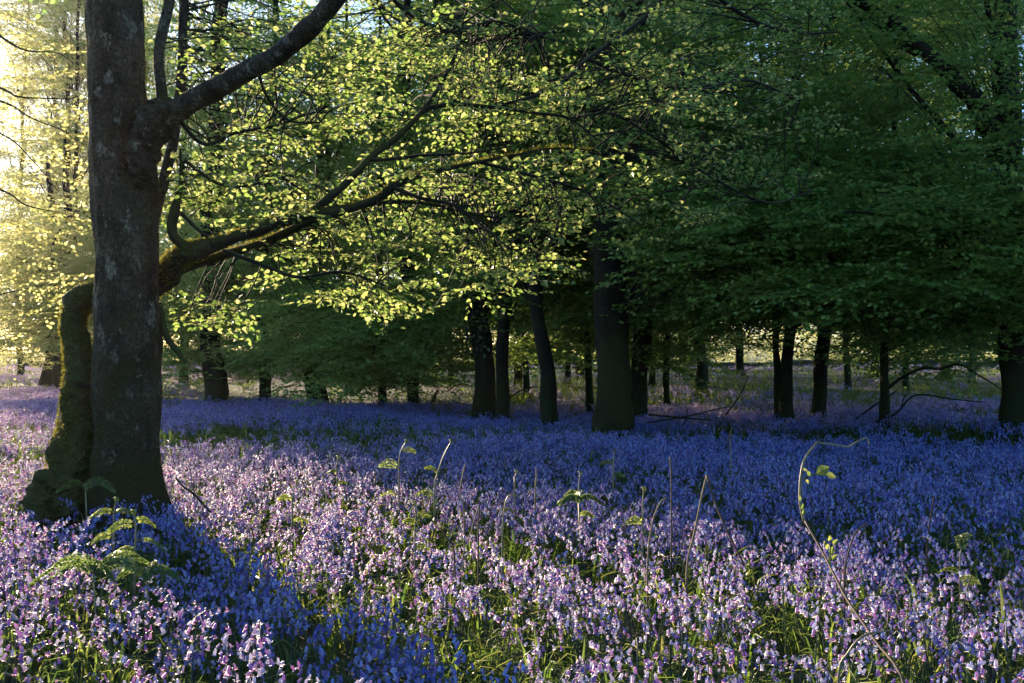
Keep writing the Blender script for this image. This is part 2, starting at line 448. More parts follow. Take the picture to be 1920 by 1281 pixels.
FULL = 1.5
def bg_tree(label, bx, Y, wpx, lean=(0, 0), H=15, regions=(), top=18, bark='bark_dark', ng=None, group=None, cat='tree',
            path=None, ivy=None, ns=7, sscale=1.0, respect=True, name='beech_tree', limbs=7):
    ng = ng or SPRAY
    x0 = (bx - 960) / F * Y
    base = np.array([x0, Y, float(gz(x0, Y)) - .08])
    r0 = wpx / F * Y / 2
    t = thing(name, label, cat, base, group)
    sd = random.random() * 6
    if path is None:
        pts = [base]
        for k in range(1, 6):
            f = k / 5
            pts.append(base + np.array([lean[0] * f * H + .12 * math.sin(sd + 3 * f) * H / 15, lean[1] * f * H + .1 * math.cos(sd + 2 * f), H * f]))
    else:
        pts = [base] + [W(a, b, c) for a, b, c in path]
    P = spline(np.array(pts), 60)[:]
    P[1:, :2] += np.array([[mnoise.noise(Vector((sd * 7, 0, q[2] * .9))), mnoise.noise(Vector((sd * 7, 5, q[2] * .9)))] for q in P[1:]]) * r0 * .7
    f = np.linspace(0, 1, 60)
    hh = P[:, 2] - P[0, 2]
    rad = r0 * (1 - .72 * f) * (1 + .6 * np.exp(-hh / .35)) * .96
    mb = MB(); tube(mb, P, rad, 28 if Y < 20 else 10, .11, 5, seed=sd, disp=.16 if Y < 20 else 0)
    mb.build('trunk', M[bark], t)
    # leaf pads and the boughs that carry them
    pads = []
    for (xa, xb, ya, yb, Ya, Yb, n) in regions:
        for _ in range(int(n * FULL)):
            for tr in range(12):
                d = random.uniform(Ya, Yb)
                p = W(random.uniform(xa, xb) + random.gauss(0, 18), random.uniform(ya, yb) + random.gauss(0, 20), d)
                if not (respect and in_window(p)): pads.append((p, 1.0)); break
    for _ in range(int(top * .7)):
        for tr in range(12):
            z = random.uniform(CAMH + .36 * Y, H + 1.5)
            if z < 4: z = random.uniform(6, H)
            rr = 3.2 * math.sqrt(random.random()); a = random.uniform(0, 6.28)
            q = P[min(59, int(59 * z / H))]
            p = np.array([q[0] + rr * math.cos(a), q[1] + rr * math.sin(a), z])
            if not (respect and in_window(p)): pads.append((p, 1.7)); break
    pos, rot, scl = [], [], []
    tw = MB(); zs = P[:, 2]; big = []
    order = sorted(range(len(pads)), key=lambda i: -np.linalg.norm(pads[i][0] - np.array([P[30][0], P[30][1], pads[i][0][2]])) * random.uniform(.6, 1))
    for k, i in enumerate(order):
        p, s = pads[i]
        dist = math.hypot(p[0] - x0, p[1] - Y)
        za = max(p[2] - .85 * dist - .2, min(1.7, p[2]))
        q = P[int(np.argmin(abs(zs - za)))]
        mid = (q + p) / 2 + np.array([random.uniform(-.1, .1) * dist, random.uniform(-.1, .1) * dist, .12 * dist + random.uniform(-.1, .1)])
        pe = p + unit(np.array([p[0] - q[0], p[1] - q[1], -.05])) * .5
        L = spline(np.array([q, mid, p, pe]), 9)
        if k < limbs:
            lm = MB(); tube(lm, L, np.linspace(min(.22 * r0 + .008, .042), .008, 9), 7, .08, 3); lm.build('branch', M[bark], t)
        else:
            tube(tw, L, np.linspace(.010 if Y < 30 else .014, .003, 9), 4, cap=False)
        n = ns if s < 1.5 else max(3, ns - 2)
        pr = .55 * s
        for _ in range(n):
            a = random.uniform(0, 6.28); r_ = pr * math.sqrt(random.random())
            o = p + np.array([r_ * math.cos(a), r_ * math.sin(a), random.gauss(0, .10 * s)])
            pos.append(o - np.array([0, 0, .12 * r_ / pr]))
            rot.append((random.gauss(-.10, .2), random.gauss(0, .22), a - math.pi / 2 + random.gauss(0, .6)))
            scl.append(s * sscale * random.uniform(.75, 1.2))
    if tw.n: tw.build('twigs', M['twig'], t, kind='stuff')
    if pos:
        scatter('crown', ng, pos, rot, scl, np.arange(len(pos)) * 7 % 5, t)
    if ivy:
        im = MB(); n = int(ivy[2]); h = rng.uniform(ivy[0], ivy[1], n)
        idx = np.clip(np.searchsorted(zs, h), 0, 59)
        a = rng.uniform(0, 6.28, n); rr = rad[idx] + rng.uniform(.0, .09, n)
        nrm = np.stack([np.cos(a), np.sin(a), np.zeros(n)], -1)
        pp = P[idx] + nrm * rr[:, None]; pp[:, 2] = h
        leaves(im, pp, rng.normal(0, .6, (n, 3)) + [0, 0, -.6], nrm + rng.normal(0, .4, (n, 3)), rng.uniform(.05, .09, n), LEAF_B, LEAF_BF)
        im.build('ivy', M['ivy'], t, smooth=False, kind='stuff')
    return t

# ------------------------------------------------------------------ the big beech at the left
D0 = 6.2
big = thing('beech_tree', 'large mossy beech with pale lichen spots and low spreading boughs, nearest tree on the left', 'tree',
            (W(235, 960, D0)[0], D0, 0))
big_branches = []      # sampled wood for the twigs to grow from
def wtube(name, pts, mat, seg=14, n=None, rough=.05, freq=3, parent=big, keep=True, seed=1.0, disp=0.0):
    """pts: (px, py, depth, width px)"""
    Q = np.array([[*W(a, b, c), w / F * c / 2] for a, b, c, w in pts])
    n = n or max(8, len(pts) * 6)
    S = spline(Q, n)
    # small natural wander
    jit = np.array([mnoise.noise_vector(Vector(p[:3]) * 3.1) for p in S]) * (S[:, 3:4] * .5)
    jit[0] = 0
    S[:, :3] += jit
    mb = MB(); tube(mb, S[:, :3], S[:, 3], seg, rough, freq, seed=seed, disp=disp)
    if keep: big_branches.append(S)
    return mb.build(name, mat, parent), S

# trunk: its own dense skin so that burrs, creases and the flare are real
BURRS = [(1.95, 4.5, .07, .022), (.95, 4.9, .06, .018), (2.55, 4.2, .08, .02), (1.3, 5.5, .05, .02), (3.1, 5.0, .07, .022), (.62, 4.3, .09, .02), (1.6, 3.7, .06, .018)]
def main_trunk():
    ctr = [(236, 1010, D0, 176), (237, 950, D0, 150), (236, 900, D0, 132), (236, 820, D0, 124), (235, 700, D0, 124), (237, 600, D0, 118), (239, 520, D0, 115),
           (237, 440, D0, 116), (233, 360, D0 + .02, 116), (228, 290, D0 + .03, 116), (220, 220, D0 + .04, 110), (215, 120, D0 + .05, 106), (212, 0, D0 + .08, 105),
           (208, -160, D0 + .15, 98), (215, -380, D0 + .25, 88), (205, -800, D0 + .5, 72), (190, -1500, D0 + .8, 48), (200, -2300, D0 + 1, 20)]
    Q = np.array([[*W(a, b, c), w / F * c / 2] for a, b, c, w in ctr])
    S = spline(Q, 260)
    seg = 72
    ang = np.linspace(0, 2 * math.pi, seg, endpoint=False)
    V = np.zeros((len(S), seg, 3))
    for i, s in enumerate(S):
        z = s[2]
        for j, a in enumerate(ang):
            ca, sa = math.cos(a), math.sin(a)
            nrm = Vector((ca, sa, 0))
            p = Vector((s[0], s[1], z)) + nrm * s[3]
            d = mnoise.fractal(Vector((p.x * 3, p.y * 3, z * 1.4)), .8, 2.1, 4) * .026 - abs(mnoise.noise(Vector((a * 2.2, 3.1, z * 1.1)))) * .02 + mnoise.noise(Vector((a * 5, 1.0, z * .7))) * .006
            d += mnoise.noise(Vector((p.x * 14, p.y * 14, z * 5))) * .006
            for (bz, ba, br, bh) in BURRS:
                e = ((z - bz) / br) ** 2 + (math.remainder(a - ba, 6.2832) * s[3] / br) ** 2
                if e < 5: d += bh * math.exp(-e * 1.6) - bh * .9 * math.exp(-e * 9)
            if z < .7:     # root flare in lobes
                d += (.7 - z) ** 2 * .16 * (.5 + .5 * math.sin(a * 5 + 1.0)) ** 2
            V[i, j] = (p.x + ca * d, p.y + sa * d, z)
    n = len(S)
    I = np.arange(n - 1)[:, None] * seg; J = np.arange(seg)[None, :]; J2 = (J + 1) % seg
    mb = MB(); mb.add(V.reshape(-1, 3), np.stack([I + J, I + J2, I + seg + J2, I + seg + J], -1).reshape(-1, 4))
    mb.build('trunk', M['bark'], big)
    return S, V
TS, TV = main_trunk()

# second stem that bows out on the left, passes behind the trunk and becomes the low bough
wtube('stem', [(128, 1000, 6.15, 96), (133, 930, 6.15, 88), (139, 860, 6.17, 72), (145, 780, 6.2, 58), (147, 710, 6.25, 54), (144, 650, 6.3, 44), (139, 612, 6.33, 42),
               (146, 582, 6.37, 46), (164, 560, 6.42, 50), (192, 552, 6.48, 50), (235, 548, 6.52, 46), (290, 530, 6.45, 42), (322, 494, 6.35, 40), (352, 472, 6.3, 40), (372, 468, 6.28, 34)],
      M['bark_moss'], 64, 300, .10, 7, disp=.26)
wtube('root_stub', [(125, 960, 6.05, 60), (106, 912, 6.0, 56), (86, 896, 5.95, 46), (71, 904, 5.92, 40), (65, 935, 5.9, 36), (66, 1010, 5.9, 34)], M['bark_moss'], 48, 80, .2, 4, keep=False, disp=.6)
wtube('burr', [(262, 330, 6.1, 40), (275, 290, 6.08, 58), (285, 240, 6.1, 66), (296, 205, 6.13, 54), (300, 188, 6.15, 34)], M['bark'], 48, 70, .14, 3, keep=False, disp=.30)
wtube('branch', [(292, 232, 6.14, 44), (322, 212, 6.1, 44), (400, 170, 5.9, 38), (500, 115, 5.6, 37), (560, 70, 5.45, 38), (620, 10, 5.3, 38), (680, -70, 5.15, 36), (800, -260, 5.0, 30)], M['bark'], 24, 110, .04, 4, disp=.10)
wtube('branch', [(292, 225, 6.18, 34), (300, 190, 6.2, 22), (297, 120, 6.25, 20), (304, 60, 6.3, 20), (318, 0, 6.35, 20), (330, -80, 6.4, 18), (350, -260, 6.5, 12)], M['bark'], 12, 40, .04)
wtube('branch', [(285, 420, 6.55, 22), (295, 370, 6.6, 22), (312, 310, 6.65, 21), (325, 255, 6.7, 20), (336, 190, 6.75, 18), (341, 120, 6.8, 18), (344, 40, 6.85, 17), (345, -40, 6.9, 17), (350, -260, 7.0, 12)], M['bark'], 12, 50, .05)
wtube('branch', [(360, 470, 6.3, 36), (420, 456, 6.25, 24), (470, 437, 6.2, 22), (530, 416, 6.15, 22), (600, 402, 6.1, 20), (660, 388, 6.05, 17), (705, 372, 6.0, 16), (745, 345, 5.95, 14), (800, 325, 5.9, 11),
                 (880, 308, 5.85, 7), (960, 292, 5.8, 5), (1040, 278, 5.75, 3.5), (1110, 282, 5.7, 2)], M['bark_moss'], 20, 160, .07, 6, disp=.22)
wtube('branch', [(318, 512, 6.4, 24), (350, 498, 6.42, 20), (400, 485, 6.42, 17), (460, 468, 6.4, 16), (520, 443, 6.35, 15), (570, 420, 6.32, 15), (610, 403, 6.3, 13), (680, 385, 6.35, 9), (760, 378, 6.4, 7), (850, 392, 6.5, 6), (930, 430, 6.6, 4)], M['bark_moss'], 10, 50, .08, 6)
wtube('branch', [(368, 466, 6.3, 20), (338, 455, 6.27, 19), (323, 430, 6.25, 19), (327, 395, 6.25, 18), (333, 362, 6.27, 12), (340, 330, 6.3, 8), (338, 280, 6.35, 5)], M['bark_moss'], 10, 30, .08)
wtube('branch', [(585, 402, 6.12, 16), (600, 385, 6.12, 16), (648, 345, 6.15, 15), (700, 292, 6.2, 13), (745, 258, 6.25, 12), (790, 212, 6.3, 10), (830, 150, 6.35, 8), (855, 100, 6.4, 7), (870, 40, 6.5, 6), (890, -30, 6.6, 5)], M['bark_moss'], 10, 50, .06)
wtube('branch', [(786, 216, 6.3, 9), (806, 204, 6.28, 9), (860, 196, 6.2, 8), (930, 202, 6.1, 7), (1000, 212, 6.0, 6), (1065, 222, 5.95, 5), (1120, 262, 5.9, 3)], M['twig'], 8, 36, .05)
wtube('branch', [(688, 300, 6.2, 8), (720, 300, 6.15, 7), (790, 292, 6.1, 6), (870, 288, 6.0, 5), (950, 276, 5.95, 3)], M['twig'], 8, 30, .05)
wtube('branch', [(338, 400, 6.3, 8), (365, 425, 6.28, 7), (392, 448, 6.26, 5)], M['twig'], 8, 14, .05)
wtube('branch', [(296, 572, 6.3, 15), (306, 610, 6.25, 13), (318, 640, 6.2, 13), (334, 660, 6.15, 9), (347, 678, 6.1, 5)], M['bark_moss'], 10, 20, .15, keep=False)
wtube('branch', [(420, 470, 6.3, 9), (500, 500, 6.1, 7), (560, 520, 6.0, 6), (640, 510, 5.9, 5), (720, 535, 5.8, 3)], M['twig'], 8, 26, .05)
wtube('branch', [(740, 352, 5.95, 9), (790, 372, 5.85, 7), (850, 385, 5.8, 6), (900, 420, 5.75, 4), (960, 470, 5.7, 3)], M['twig'], 8, 26, .05)
wtube('branch', [(320, 205, 6.1, 10), (380, 270, 6.2, 7), (440, 250, 6.25, 6), (520, 235, 6.3, 4)], M['twig'], 8, 26, .05)
wtube('branch', [(480, 120, 5.65, 8), (500, 180, 5.8, 5), (540, 225, 5.9, 4), (600, 230, 6.0, 3)], M['twig'], 8, 20, .05)
wtube('branch', [(345, 300, 6.35, 7), (400, 340, 6.3, 6), (450, 350, 6.3, 5), (540, 330, 6.35, 3)], M['twig'], 8, 20, .05)
wtube('branch', [(940, 198, 6.1, 6), (1040, 165, 6.3, 7), (1100, 110, 6.6, 8), (1200, 40, 7.0, 9), (1290, -60, 7.4, 10)], M['twig'], 8, 26, .05)
wtube('branch', [(1070, 222, 5.95, 5), (1150, 215, 6.2, 5), (1230, 260, 6.6, 4), (1320, 300, 7.0, 3)], M['twig'], 8, 26, .05)
wtube('branch', [(900, 305, 5.85, 6), (1000, 330, 6.0, 6), (1100, 360, 6.2, 5), (1200, 420, 6.4, 3)], M['twig'], 8, 26, .05)

wtube('branch', [(1100, 110, 6.6, 8), (1200, 150, 7.2, 8), (1300, 170, 7.8, 7), (1400, 150, 8.4, 5), (1500, 190, 9.0, 3)], M['twig'], 8, 26, .05)
wtube('branch', [(1230, 260, 6.6, 5), (1330, 330, 7.4, 5), (1440, 380, 8.2, 4), (1520, 360, 8.8, 3)], M['twig'], 8, 26, .05)
wtube('branch', [(1290, -60, 7.4, 9), (1380, 20, 8.0, 7), (1480, 60, 8.8, 5), (1570, 60, 9.4, 3)], M['twig'], 8, 26, .05)
wtube('branch', [(680, -70, 5.15, 10), (760, 20, 5.8, 8), (840, 60, 6.3, 6), (930, 40, 6.8, 4), (1020, 70, 7.2, 3)], M['twig'], 8, 26, .05)
# foliage: sprays grown towards points spread over where the boughs carry leaves
def lower_edge(x):
    return float(np.interp(x, [300, 360, 450, 560, 700, 800, 900, 1000, 1090, 1180, 1250, 1350, 1500], [330, 420, 520, 575, 600, 600, 560, 520, 440, 430, 500, 440, 330]))
ALL = np.concatenate([s[3:, :3] for s in big_branches[1:]])
ALLR = np.concatenate([s[3:, 3] for s in big_branches[1:]])
lp, ld, lu, ls = [], [], [], []
tw = MB()
def fg_spray(target, nleaf=26, L=.34):
    nrm = np.array([0, 0, 1]) + rng.normal(0, .42, 3)
    k = int(rng.choice(np.argsort(np.linalg.norm(ALL - target, axis=1) + ALLR * 2)[:9]))
    q = ALL[k]
    d = target - q; dist = np.linalg.norm(d)
    mid = q + d * .5 + np.array([0, 0, .10 * dist]) + rng.normal(0, .05 * dist, 3)
    out = unit(np.array([d[0], d[1], 0]) + rng.normal(0, .35, 3) * [1, 1, .25] + 1e-6)
    end = target + out * L + np.array([0, 0, -.05])
    S = spline(np.array([q, mid, target, end]), 12)
    tube(tw, S, np.linspace(min(.009, .004 + .004 * dist), .0014, 12), 4, cap=False)
    # leaf-bearing side twigs in a nearly level fan
    for i in range(7):
        s = 1 if i % 2 else -1
        f = i / 7
        p0 = target + (end - target) * f
        lat = np.array([-out[1], out[0], 0])
        dd = unit(out * .6 + lat * s * .8 + rng.normal(0, .16, 3))
        ln = (.24 * (1 - .5 * f)) * rng.uniform(.6, 1.2)
        p1 = p0 + dd * ln
        tube(tw, np.array([p0, (p0 + p1) / 2 + [0, 0, .008], p1]), [.0016, .0013, .0009], 3, cap=False)
        m = max(2, int(ln / .042))
        for k2 in range(m + 1):
            qq = p0 + (p1 - p0) * (k2 + .6) / (m + .6)
            sd = 1 if k2 % 2 else -1
            l2 = np.array([-dd[1], dd[0], 0]) * sd
            lp.append(qq); ld.append(dd * .7 + l2 * .7 + rng.normal(0, .28, 3) + [0, 0, -.15])
            lu.append(nrm + rng.normal(0, .36, 3)); ls.append(rng.uniform(.024, .050))
    for k2 in range(4):
        qq = target + (end - target) * k2 / 4
        lp.append(qq); ld.append(out + rng.normal(0, .5, 3)); lu.append(np.array([0, 0, 1]) + rng.normal(0, .5, 3)); ls.append(rng.uniform(.024, .045))
targets = []
def fill(n, xa, xb, ya, yb, da, db):
    c = 0
    while c < n:
        x, y = random.uniform(xa, xb), random.uniform(ya, yb)
        if y > lower_edge(x) - 15: 
            c += .2; continue
        # layered gaps
        if mnoise.noise(Vector((x * .006, y * .016, 3.3))) < -.25 and random.random() < .6: c += .25; continue
        targets.append(W(x, y, random.uniform(da, db))); c += 1
fill(130, 340, 900, 20, 420, 5.9, 7.8)
fill(105, 500, 1050, 330, 610, 5.7, 7.4)
fill(120, 850, 1320, 120, 560, 5.6, 7.8)
fill(90, 600, 1300, -60, 260, 5.9, 8.2)
fill(95, 1150, 1560, 0, 460, 7.0, 9.6)
fill(14, 320, 420, 300, 430, 6.0, 6.8)
for k in range(9): targets.append(W(random.uniform(350, 440), random.uniform(560, 600), random.uniform(6.2, 6.8)))
for tg in targets: fg_spray(tg)
tw.build('twigs', M['twig'], big, kind='stuff')
lp = np.array(lp); ld = np.array(ld); lu = np.array(lu); ls = np.array(ls)
px = lp[:, 0] / lp[:, 1] * F + 960; py = HOR - (lp[:, 2] - CAMH) / lp[:, 1] * F
vis = (px > 0) & (px < 1920) & (py > 0)
ok = (px > 322) | (lp[:, 1] > 6.5)
lp, ld, lu, ls, px, py, vis = (a[ok] for a in (lp, ld, lu, ls, px, py, vis))
score = np.where(vis, ls / lp[:, 1], 0)
o_ = np.argsort(-score)
pick, rest = o_[:290], o_[290:]
fm = MB(); leaves(fm, lp[rest], ld[rest], lu[rest], ls[rest])
fm.build('foliage', M['leaf'], big, smooth=False, kind='stuff')
lmesh = []
for k in range(3):
    mb = MB(); leaves(mb, [[0, 0, 0]], [[0, 1, 0]], [[0, 0, 1]], [1.0], LEAF_A * [1 + .1 * k, 1, 1 + k], LEAF_AF); lmesh.append(mb.mesh('leaf', M['leaf'], smooth=False))
from mathutils import Matrix
for i in pick:
    o = bpy.data.objects.new('leaf', lmesh[i % 3]); C.objects.link(o); o.parent = big
    d = Vector(unit(ld[i])); x = d.cross(Vector(lu[i])).normalized(); z = x.cross(d)
    R = Matrix((x, d, z)).transposed().to_4x4()
    o.matrix_basis = Matrix.Translation(Vector(lp[i]) - Vector(big.location)) @ R @ Matrix.Scale(float(ls[i]), 4)
print('foreground leaves', len(lp))

# moss fuzz on the second stem, the stub and the foot of the trunk
def fuzz():
    mb = MB()
    for S, n, up in ((big_branches[0], 15000, False), (big_branches[4], 1800, True), (big_branches[5], 1200, True)):
        ii = rng.integers(0, len(S) - 1, n); f = rng.random(n)[:, None]
        c = S[ii, :3] * (1 - f) + S[ii + 1, :3] * f
        r = S[ii, 3]
        T = unit(S[ii + 1, :3] - S[ii, :3])
        v = rng.normal(0, 1, (n, 3)); 
        if up: v[:, 2] = abs(v[:, 2]) + .4
        v = unit(v - T * np.sum(v * T, 1)[:, None])
        leaves(mb, c + v * (r * .98)[:, None], v + rng.normal(0, .5, (n, 3)), rng.normal(0, 1, (n, 3)), rng.uniform(.007, .028, n), LEAF_B * [.45, 1, 1], LEAF_BF)
    # trunk foot and left flank
    n = 9000
    i = (rng.random(n) ** 2.0 * 110).astype(int); j = rng.integers(0, TV.shape[1], n)
    p = TV[i, j]; c = TS[i, :3]
    v = unit((p - c) * [1, 1, 0])
    leaves(mb, p - v * .002 + rng.normal(0, .006, (n, 3)) * [1, 1, 1], v + rng.normal(0, .5, (n, 3)), rng.normal(0, 1, (n, 3)), rng.uniform(.005, .019, n), LEAF_B * [.5, 1, 1], LEAF_BF)
    mb.build('moss', M['moss'], big, smooth=False, kind='stuff')
fuzz()

# ------------------------------------------------------------------ the other trees
# middle distance, left to right
bg_tree('dark trunk standing alone just right of the big mossy beech, under its low boughs', 400, 18.7, 38, (.02, 0), 16, [(330, 600, 0, 560, 17, 22, 60), (300, 580, 480, 690, 18, 21, 40)], 26, ng=SPRAY_FRESH)
bg_tree('thin dark trunk behind the low boughs, second right of the big mossy beech', 495, 19.0, 20, (.01, .02), 14, [(430, 640, 250, 700, 18, 23, 62)], 14, ng=SPRAY_FRESH)
bg_tree('squat dark trunk at the left end of the bare leaf-litter bank', 592, 20.5, 36, (0, 0), 15, [(510, 760, 60, 700, 18, 24, 70)], 22, ng=SPRAY_FRESH)
bg_tree('slender trunk under the green bush-like drooping foliage, on the edge of the bluebells', 718, 18.4, 15, (-.02, 0), 9, [(530, 800, 540, 690, 15.2, 18.8, 54)], 0, limbs=5, ng=SPRAY_FRESH)
bg_tree('short dark trunk at the right end of the bare leaf-litter bank', 775, 18.0, 23, (0, 0), 14, [(660, 860, 380, 715, 16.5, 20, 46), (620, 850, 60, 400, 17, 23, 30)], 14, ng=SPRAY_FRESH)
bg_tree('stout ivy-clad trunk, leftmost of the close group in the middle of the wood', 905, 15.7, 42, (-.015, 0), 16, [(760, 1020, -20, 450, 14, 19, 50), (900, 1000, 400, 500, 15.9, 18, 6)], 22, ivy=(1.2, 5.5, 1600),
        path=[(903, 700, 15.7), (893, 600, 15.7), (888, 500, 15.75), (880, 380, 15.8), (874, 240, 15.9), (866, 100, 16), (850, -100, 16.3), (840, -500, 16.5), (830, -900, 16.8)])
bg_tree('narrow forked trunk between the stout ivy-clad trunk and the leaning one', 940, 15.0, 25, (0, 0), 14, [(880, 1060, 150, 560, 15, 19, 26)], 12,
        path=[(936, 700, 15), (940, 600, 15.1), (944, 500, 15.2), (938, 350, 15.4), (930, 100, 15.7), (925, -200, 16), (920, -700, 16.5)])
bg_tree('leaning mossy trunk bending to the left in the middle of the wood', 1042, 13.6, 30, (0, 0), 14, [(900, 1100, 80, 520, 13, 18, 26)], 10,
        path=[(1030, 720, 13.6), (1018, 650, 13.6), (1002, 550, 13.7), (984, 440, 13.8), (960, 360, 13.9), (935, 300, 14), (905, 250, 14.1), (868, 190, 14.3), (840, 100, 14.5), (820, -100, 14.8), (800, -500, 15)])
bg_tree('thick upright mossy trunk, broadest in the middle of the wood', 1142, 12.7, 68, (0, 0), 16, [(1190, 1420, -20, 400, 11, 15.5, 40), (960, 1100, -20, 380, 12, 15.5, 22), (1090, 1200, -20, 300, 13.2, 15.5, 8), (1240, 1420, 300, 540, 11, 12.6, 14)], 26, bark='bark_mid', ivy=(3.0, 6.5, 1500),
        path=[(1143, 700, 12.7), (1146, 600, 12.7), (1140, 500, 12.75), (1134, 400, 12.8), (1130, 200, 12.9), (1122, 0, 13), (1115, -200, 13.2), (1110, -700, 13.5), (1105, -1100, 13.8)])
bg_tree('straight dark trunk immediately right of the broadest mossy trunk', 1198, 15.4, 36, (0, 0), 16, [(1215, 1420, 180, 560, 13.5, 18, 50), (1215, 1400, 480, 600, 14, 17, 18)], 12, ng=SPRAY_FRESH, ivy=(2, 5, 1000),
        path=[(1200, 700, 15.4), (1206, 600, 15.4), (1212, 480, 15.5), (1210, 300, 15.7), (1200, 0, 16), (1195, -400, 16.4), (1190, -900, 17)])
bg_tree('thin dark sapling between the broad mossy trunk and the bare-stemmed twin', 1248, 19.0, 13, (0, 0), 12, [(1180, 1320, 420, 660, 17, 21, 18)], 6)
bg_tree('short trunk with spreading foot near the far boundary bank, left of the twin stems', 1315, 24.5, 24, (0, 0), 15, [(1220, 1440, 200, 620, 21, 27, 45), (1180, 1450, 590, 650, 22, 28, 7)], 18)
bg_tree('twin-stemmed dark tree right of centre in the shade', 1472, 14.2, 24, (.0, 0), 15, [(1330, 1620, 180, 540, 12.5, 17, 66), (1280, 1560, 340, 555, 10.8, 13.2, 34), (1260, 1480, 500, 590, 13, 17, 10)], 14, ng=SPRAY_FRESH,
        path=[(1474, 700, 14.2), (1482, 620, 14.2), (1486, 500, 14.3), (1490, 300, 14.4), (1495, 0, 14.7), (1500, -400, 15), (1500, -900, 15.5)])
bg_tree('slim left stem rising close beside the twin-stemmed dark tree', 1462, 14.35, 15, (0, 0), 12, [(1300, 1480, 300, 560, 13, 17, 26)], 4, ng=SPRAY_FRESH,
        path=[(1460, 700, 14.35), (1455, 640, 14.4), (1456, 560, 14.4), (1445, 400, 14.6), (1430, 200, 14.8), (1420, -100, 15)])
bg_tree('dark trunk with widened foot, standing right of the twin stems', 1528, 15.4, 27, (.005, 0), 16, [(1440, 1740, -20, 540, 13.5, 19, 62), (1560, 1800, 500, 600, 14, 19, 14)], 14,
        path=[(1536, 700, 15.4), (1545, 600, 15.4), (1550, 450, 15.5), (1552, 200, 15.7), (1555, -100, 16), (1560, -500, 16.5), (1560, -900, 17)])
bg_tree('slender dark tree with arching low boughs, left of the thick right-edge trunk', 1655, 13.4, 18, (0, 0), 12, [(1570, 1800, 260, 560, 11.5, 15, 50), (1690, 1880, 560, 655, 12, 15, 12), (1500, 1800, 380, 570, 10.5, 12.6, 26)], 8, ng=SPRAY_FRESH,
        path=[(1658, 700, 13.4), (1664, 600, 13.4), (1668, 520, 13.4), (1672, 350, 13.5), (1680, 100, 13.8), (1690, -300, 14)])
bg_tree('thick black trunk at the right edge of the picture', 1902, 11.8, 60, (0, 0), 16, [(1500, 2150, -40, 360, 9.8, 14, 36), (1650, 2100, 300, 590, 9.8, 13.5, 50)], 16, limbs=5,
        path=[(1898, 700, 11.8), (1895, 600, 11.8), (1893, 400, 11.8), (1890, 200, 11.9), (1888, 0, 12), (1890, -300, 12.3), (1890, -700, 12.6), (1890, -1100, 13)])
edge_tree = bpy.data.objects['beech_tree.017']
def extra(parent, pts, mat='bark_dark', seg=9, n=None):
    o, S = wtube('branch', pts, M[mat], seg, n, .07, 4, parent, keep=False); return o
extra(edge_tree, [(1885, 300, 11.8, 50), (1850, 230, 11.6, 42), (1790, 150, 11.4, 30), (1740, 100, 11.3, 26), (1690, 55, 11.2, 22), (1640, 20, 11.1, 18), (1560, -20, 11, 14)])
extra(edge_tree, [(1800, 160, 11.4, 24), (1770, 120, 11.6, 20), (1700, 90, 11.8, 16), (1640, 40, 12, 14), (1600, 28, 12.1, 10), (1500, 40, 12.3, 7), (1400, 70, 12.6, 4)])
slender = bpy.data.objects['beech_tree.016']
extra(slender, [(1662, 730, 13.4, 7), (1690, 708, 13.2, 5.5), (1735, 690, 13.0, 5), (1760, 692, 12.9, 4), (1800, 684, 12.8, 4), (1840, 706, 12.7, 3), (1880, 732, 12.6, 2)], 'twig')
midtree = bpy.data.objects['beech_tree.009']
extra(midtree, [(1118, 60, 12.9, 9), (1090, 52, 12.5, 8), (1030, 62, 11.5, 7.5), (960, 66, 10.5, 7.5), (890, 77, 9.8, 8), (830, 72, 9.2, 8), (760, 45, 8.8, 8), (700, -5, 8.5, 8), (650, -80, 8.3, 7)], 'bark_dark', 8, 50)
extra(midtree, [(1135, 70, 12.9, 22), (1180, 20, 12.6, 18), (1230, -30, 12.4, 14), (1300, -90, 12.2, 10)])
extra(midtree, [(1130, 95, 12.8, 12), (1105, 130, 12.4, 9), (1060, 180, 12, 6), (1000, 210, 11.7, 4)])

# farther trees: trunks showing between the near ones
far = [('pale thin trunk far back, between the ivy-clad trunk and the leaning one', 972, 34, 17), ('thin crooked trunk far back, just left of the leaning trunk', 990, 24, 13),
       ('thin distant trunk right of the leaning one, before the bright meadow', 1063, 36, 12), ('distant trunk close left of the broadest mossy trunk', 1088, 44, 20),
       ('dark trunk half hidden behind the broadest mossy trunk', 1106, 17.5, 15), ('distant trunk above the bank between the sapling and the short spread-foot trunk', 1282, 44, 15),
       ('distant trunk above the bank left of the twin stems', 1390, 46, 16), ('distant trunk in the bright gap left of the slender tree', 1640, 44, 15),
       ('distant trunk between the slender tree and the right-edge trunk', 1770, 42, 17), ('distant leaning trunk nearest to the thick right-edge trunk', 1822, 38, 15),
       ('distant thin trunk close right of the dark trunk with widened foot', 1590, 29, 13), ('distant thin trunk left of the arching low boughs', 1700, 31, 13), ('distant thin trunk between the sapling and the bank', 1222, 30, 11), ('distant trunk behind the bare leaf-litter bank', 655, 30, 15), ('distant trunk behind the dark trunk right of the big beech', 345, 32, 17),
       ('distant thin trunk above the bare bank, left of the ivy-clad trunk', 845, 36, 12)]
for i, (lb, bx, Y, w) in enumerate(far):
    sp = 150 + random.random() * 60
    bg_tree(lb, bx, Y, w, (random.uniform(-.02, .02), 0), random.uniform(14, 18), [(bx - sp, bx + sp, -20, 590, Y - 3, Y + 4, 56), (bx - 90, bx + 90, 550, 662, Y - 3, Y + 4, 11)], 22, ns=8, sscale=1.3, limbs=4)
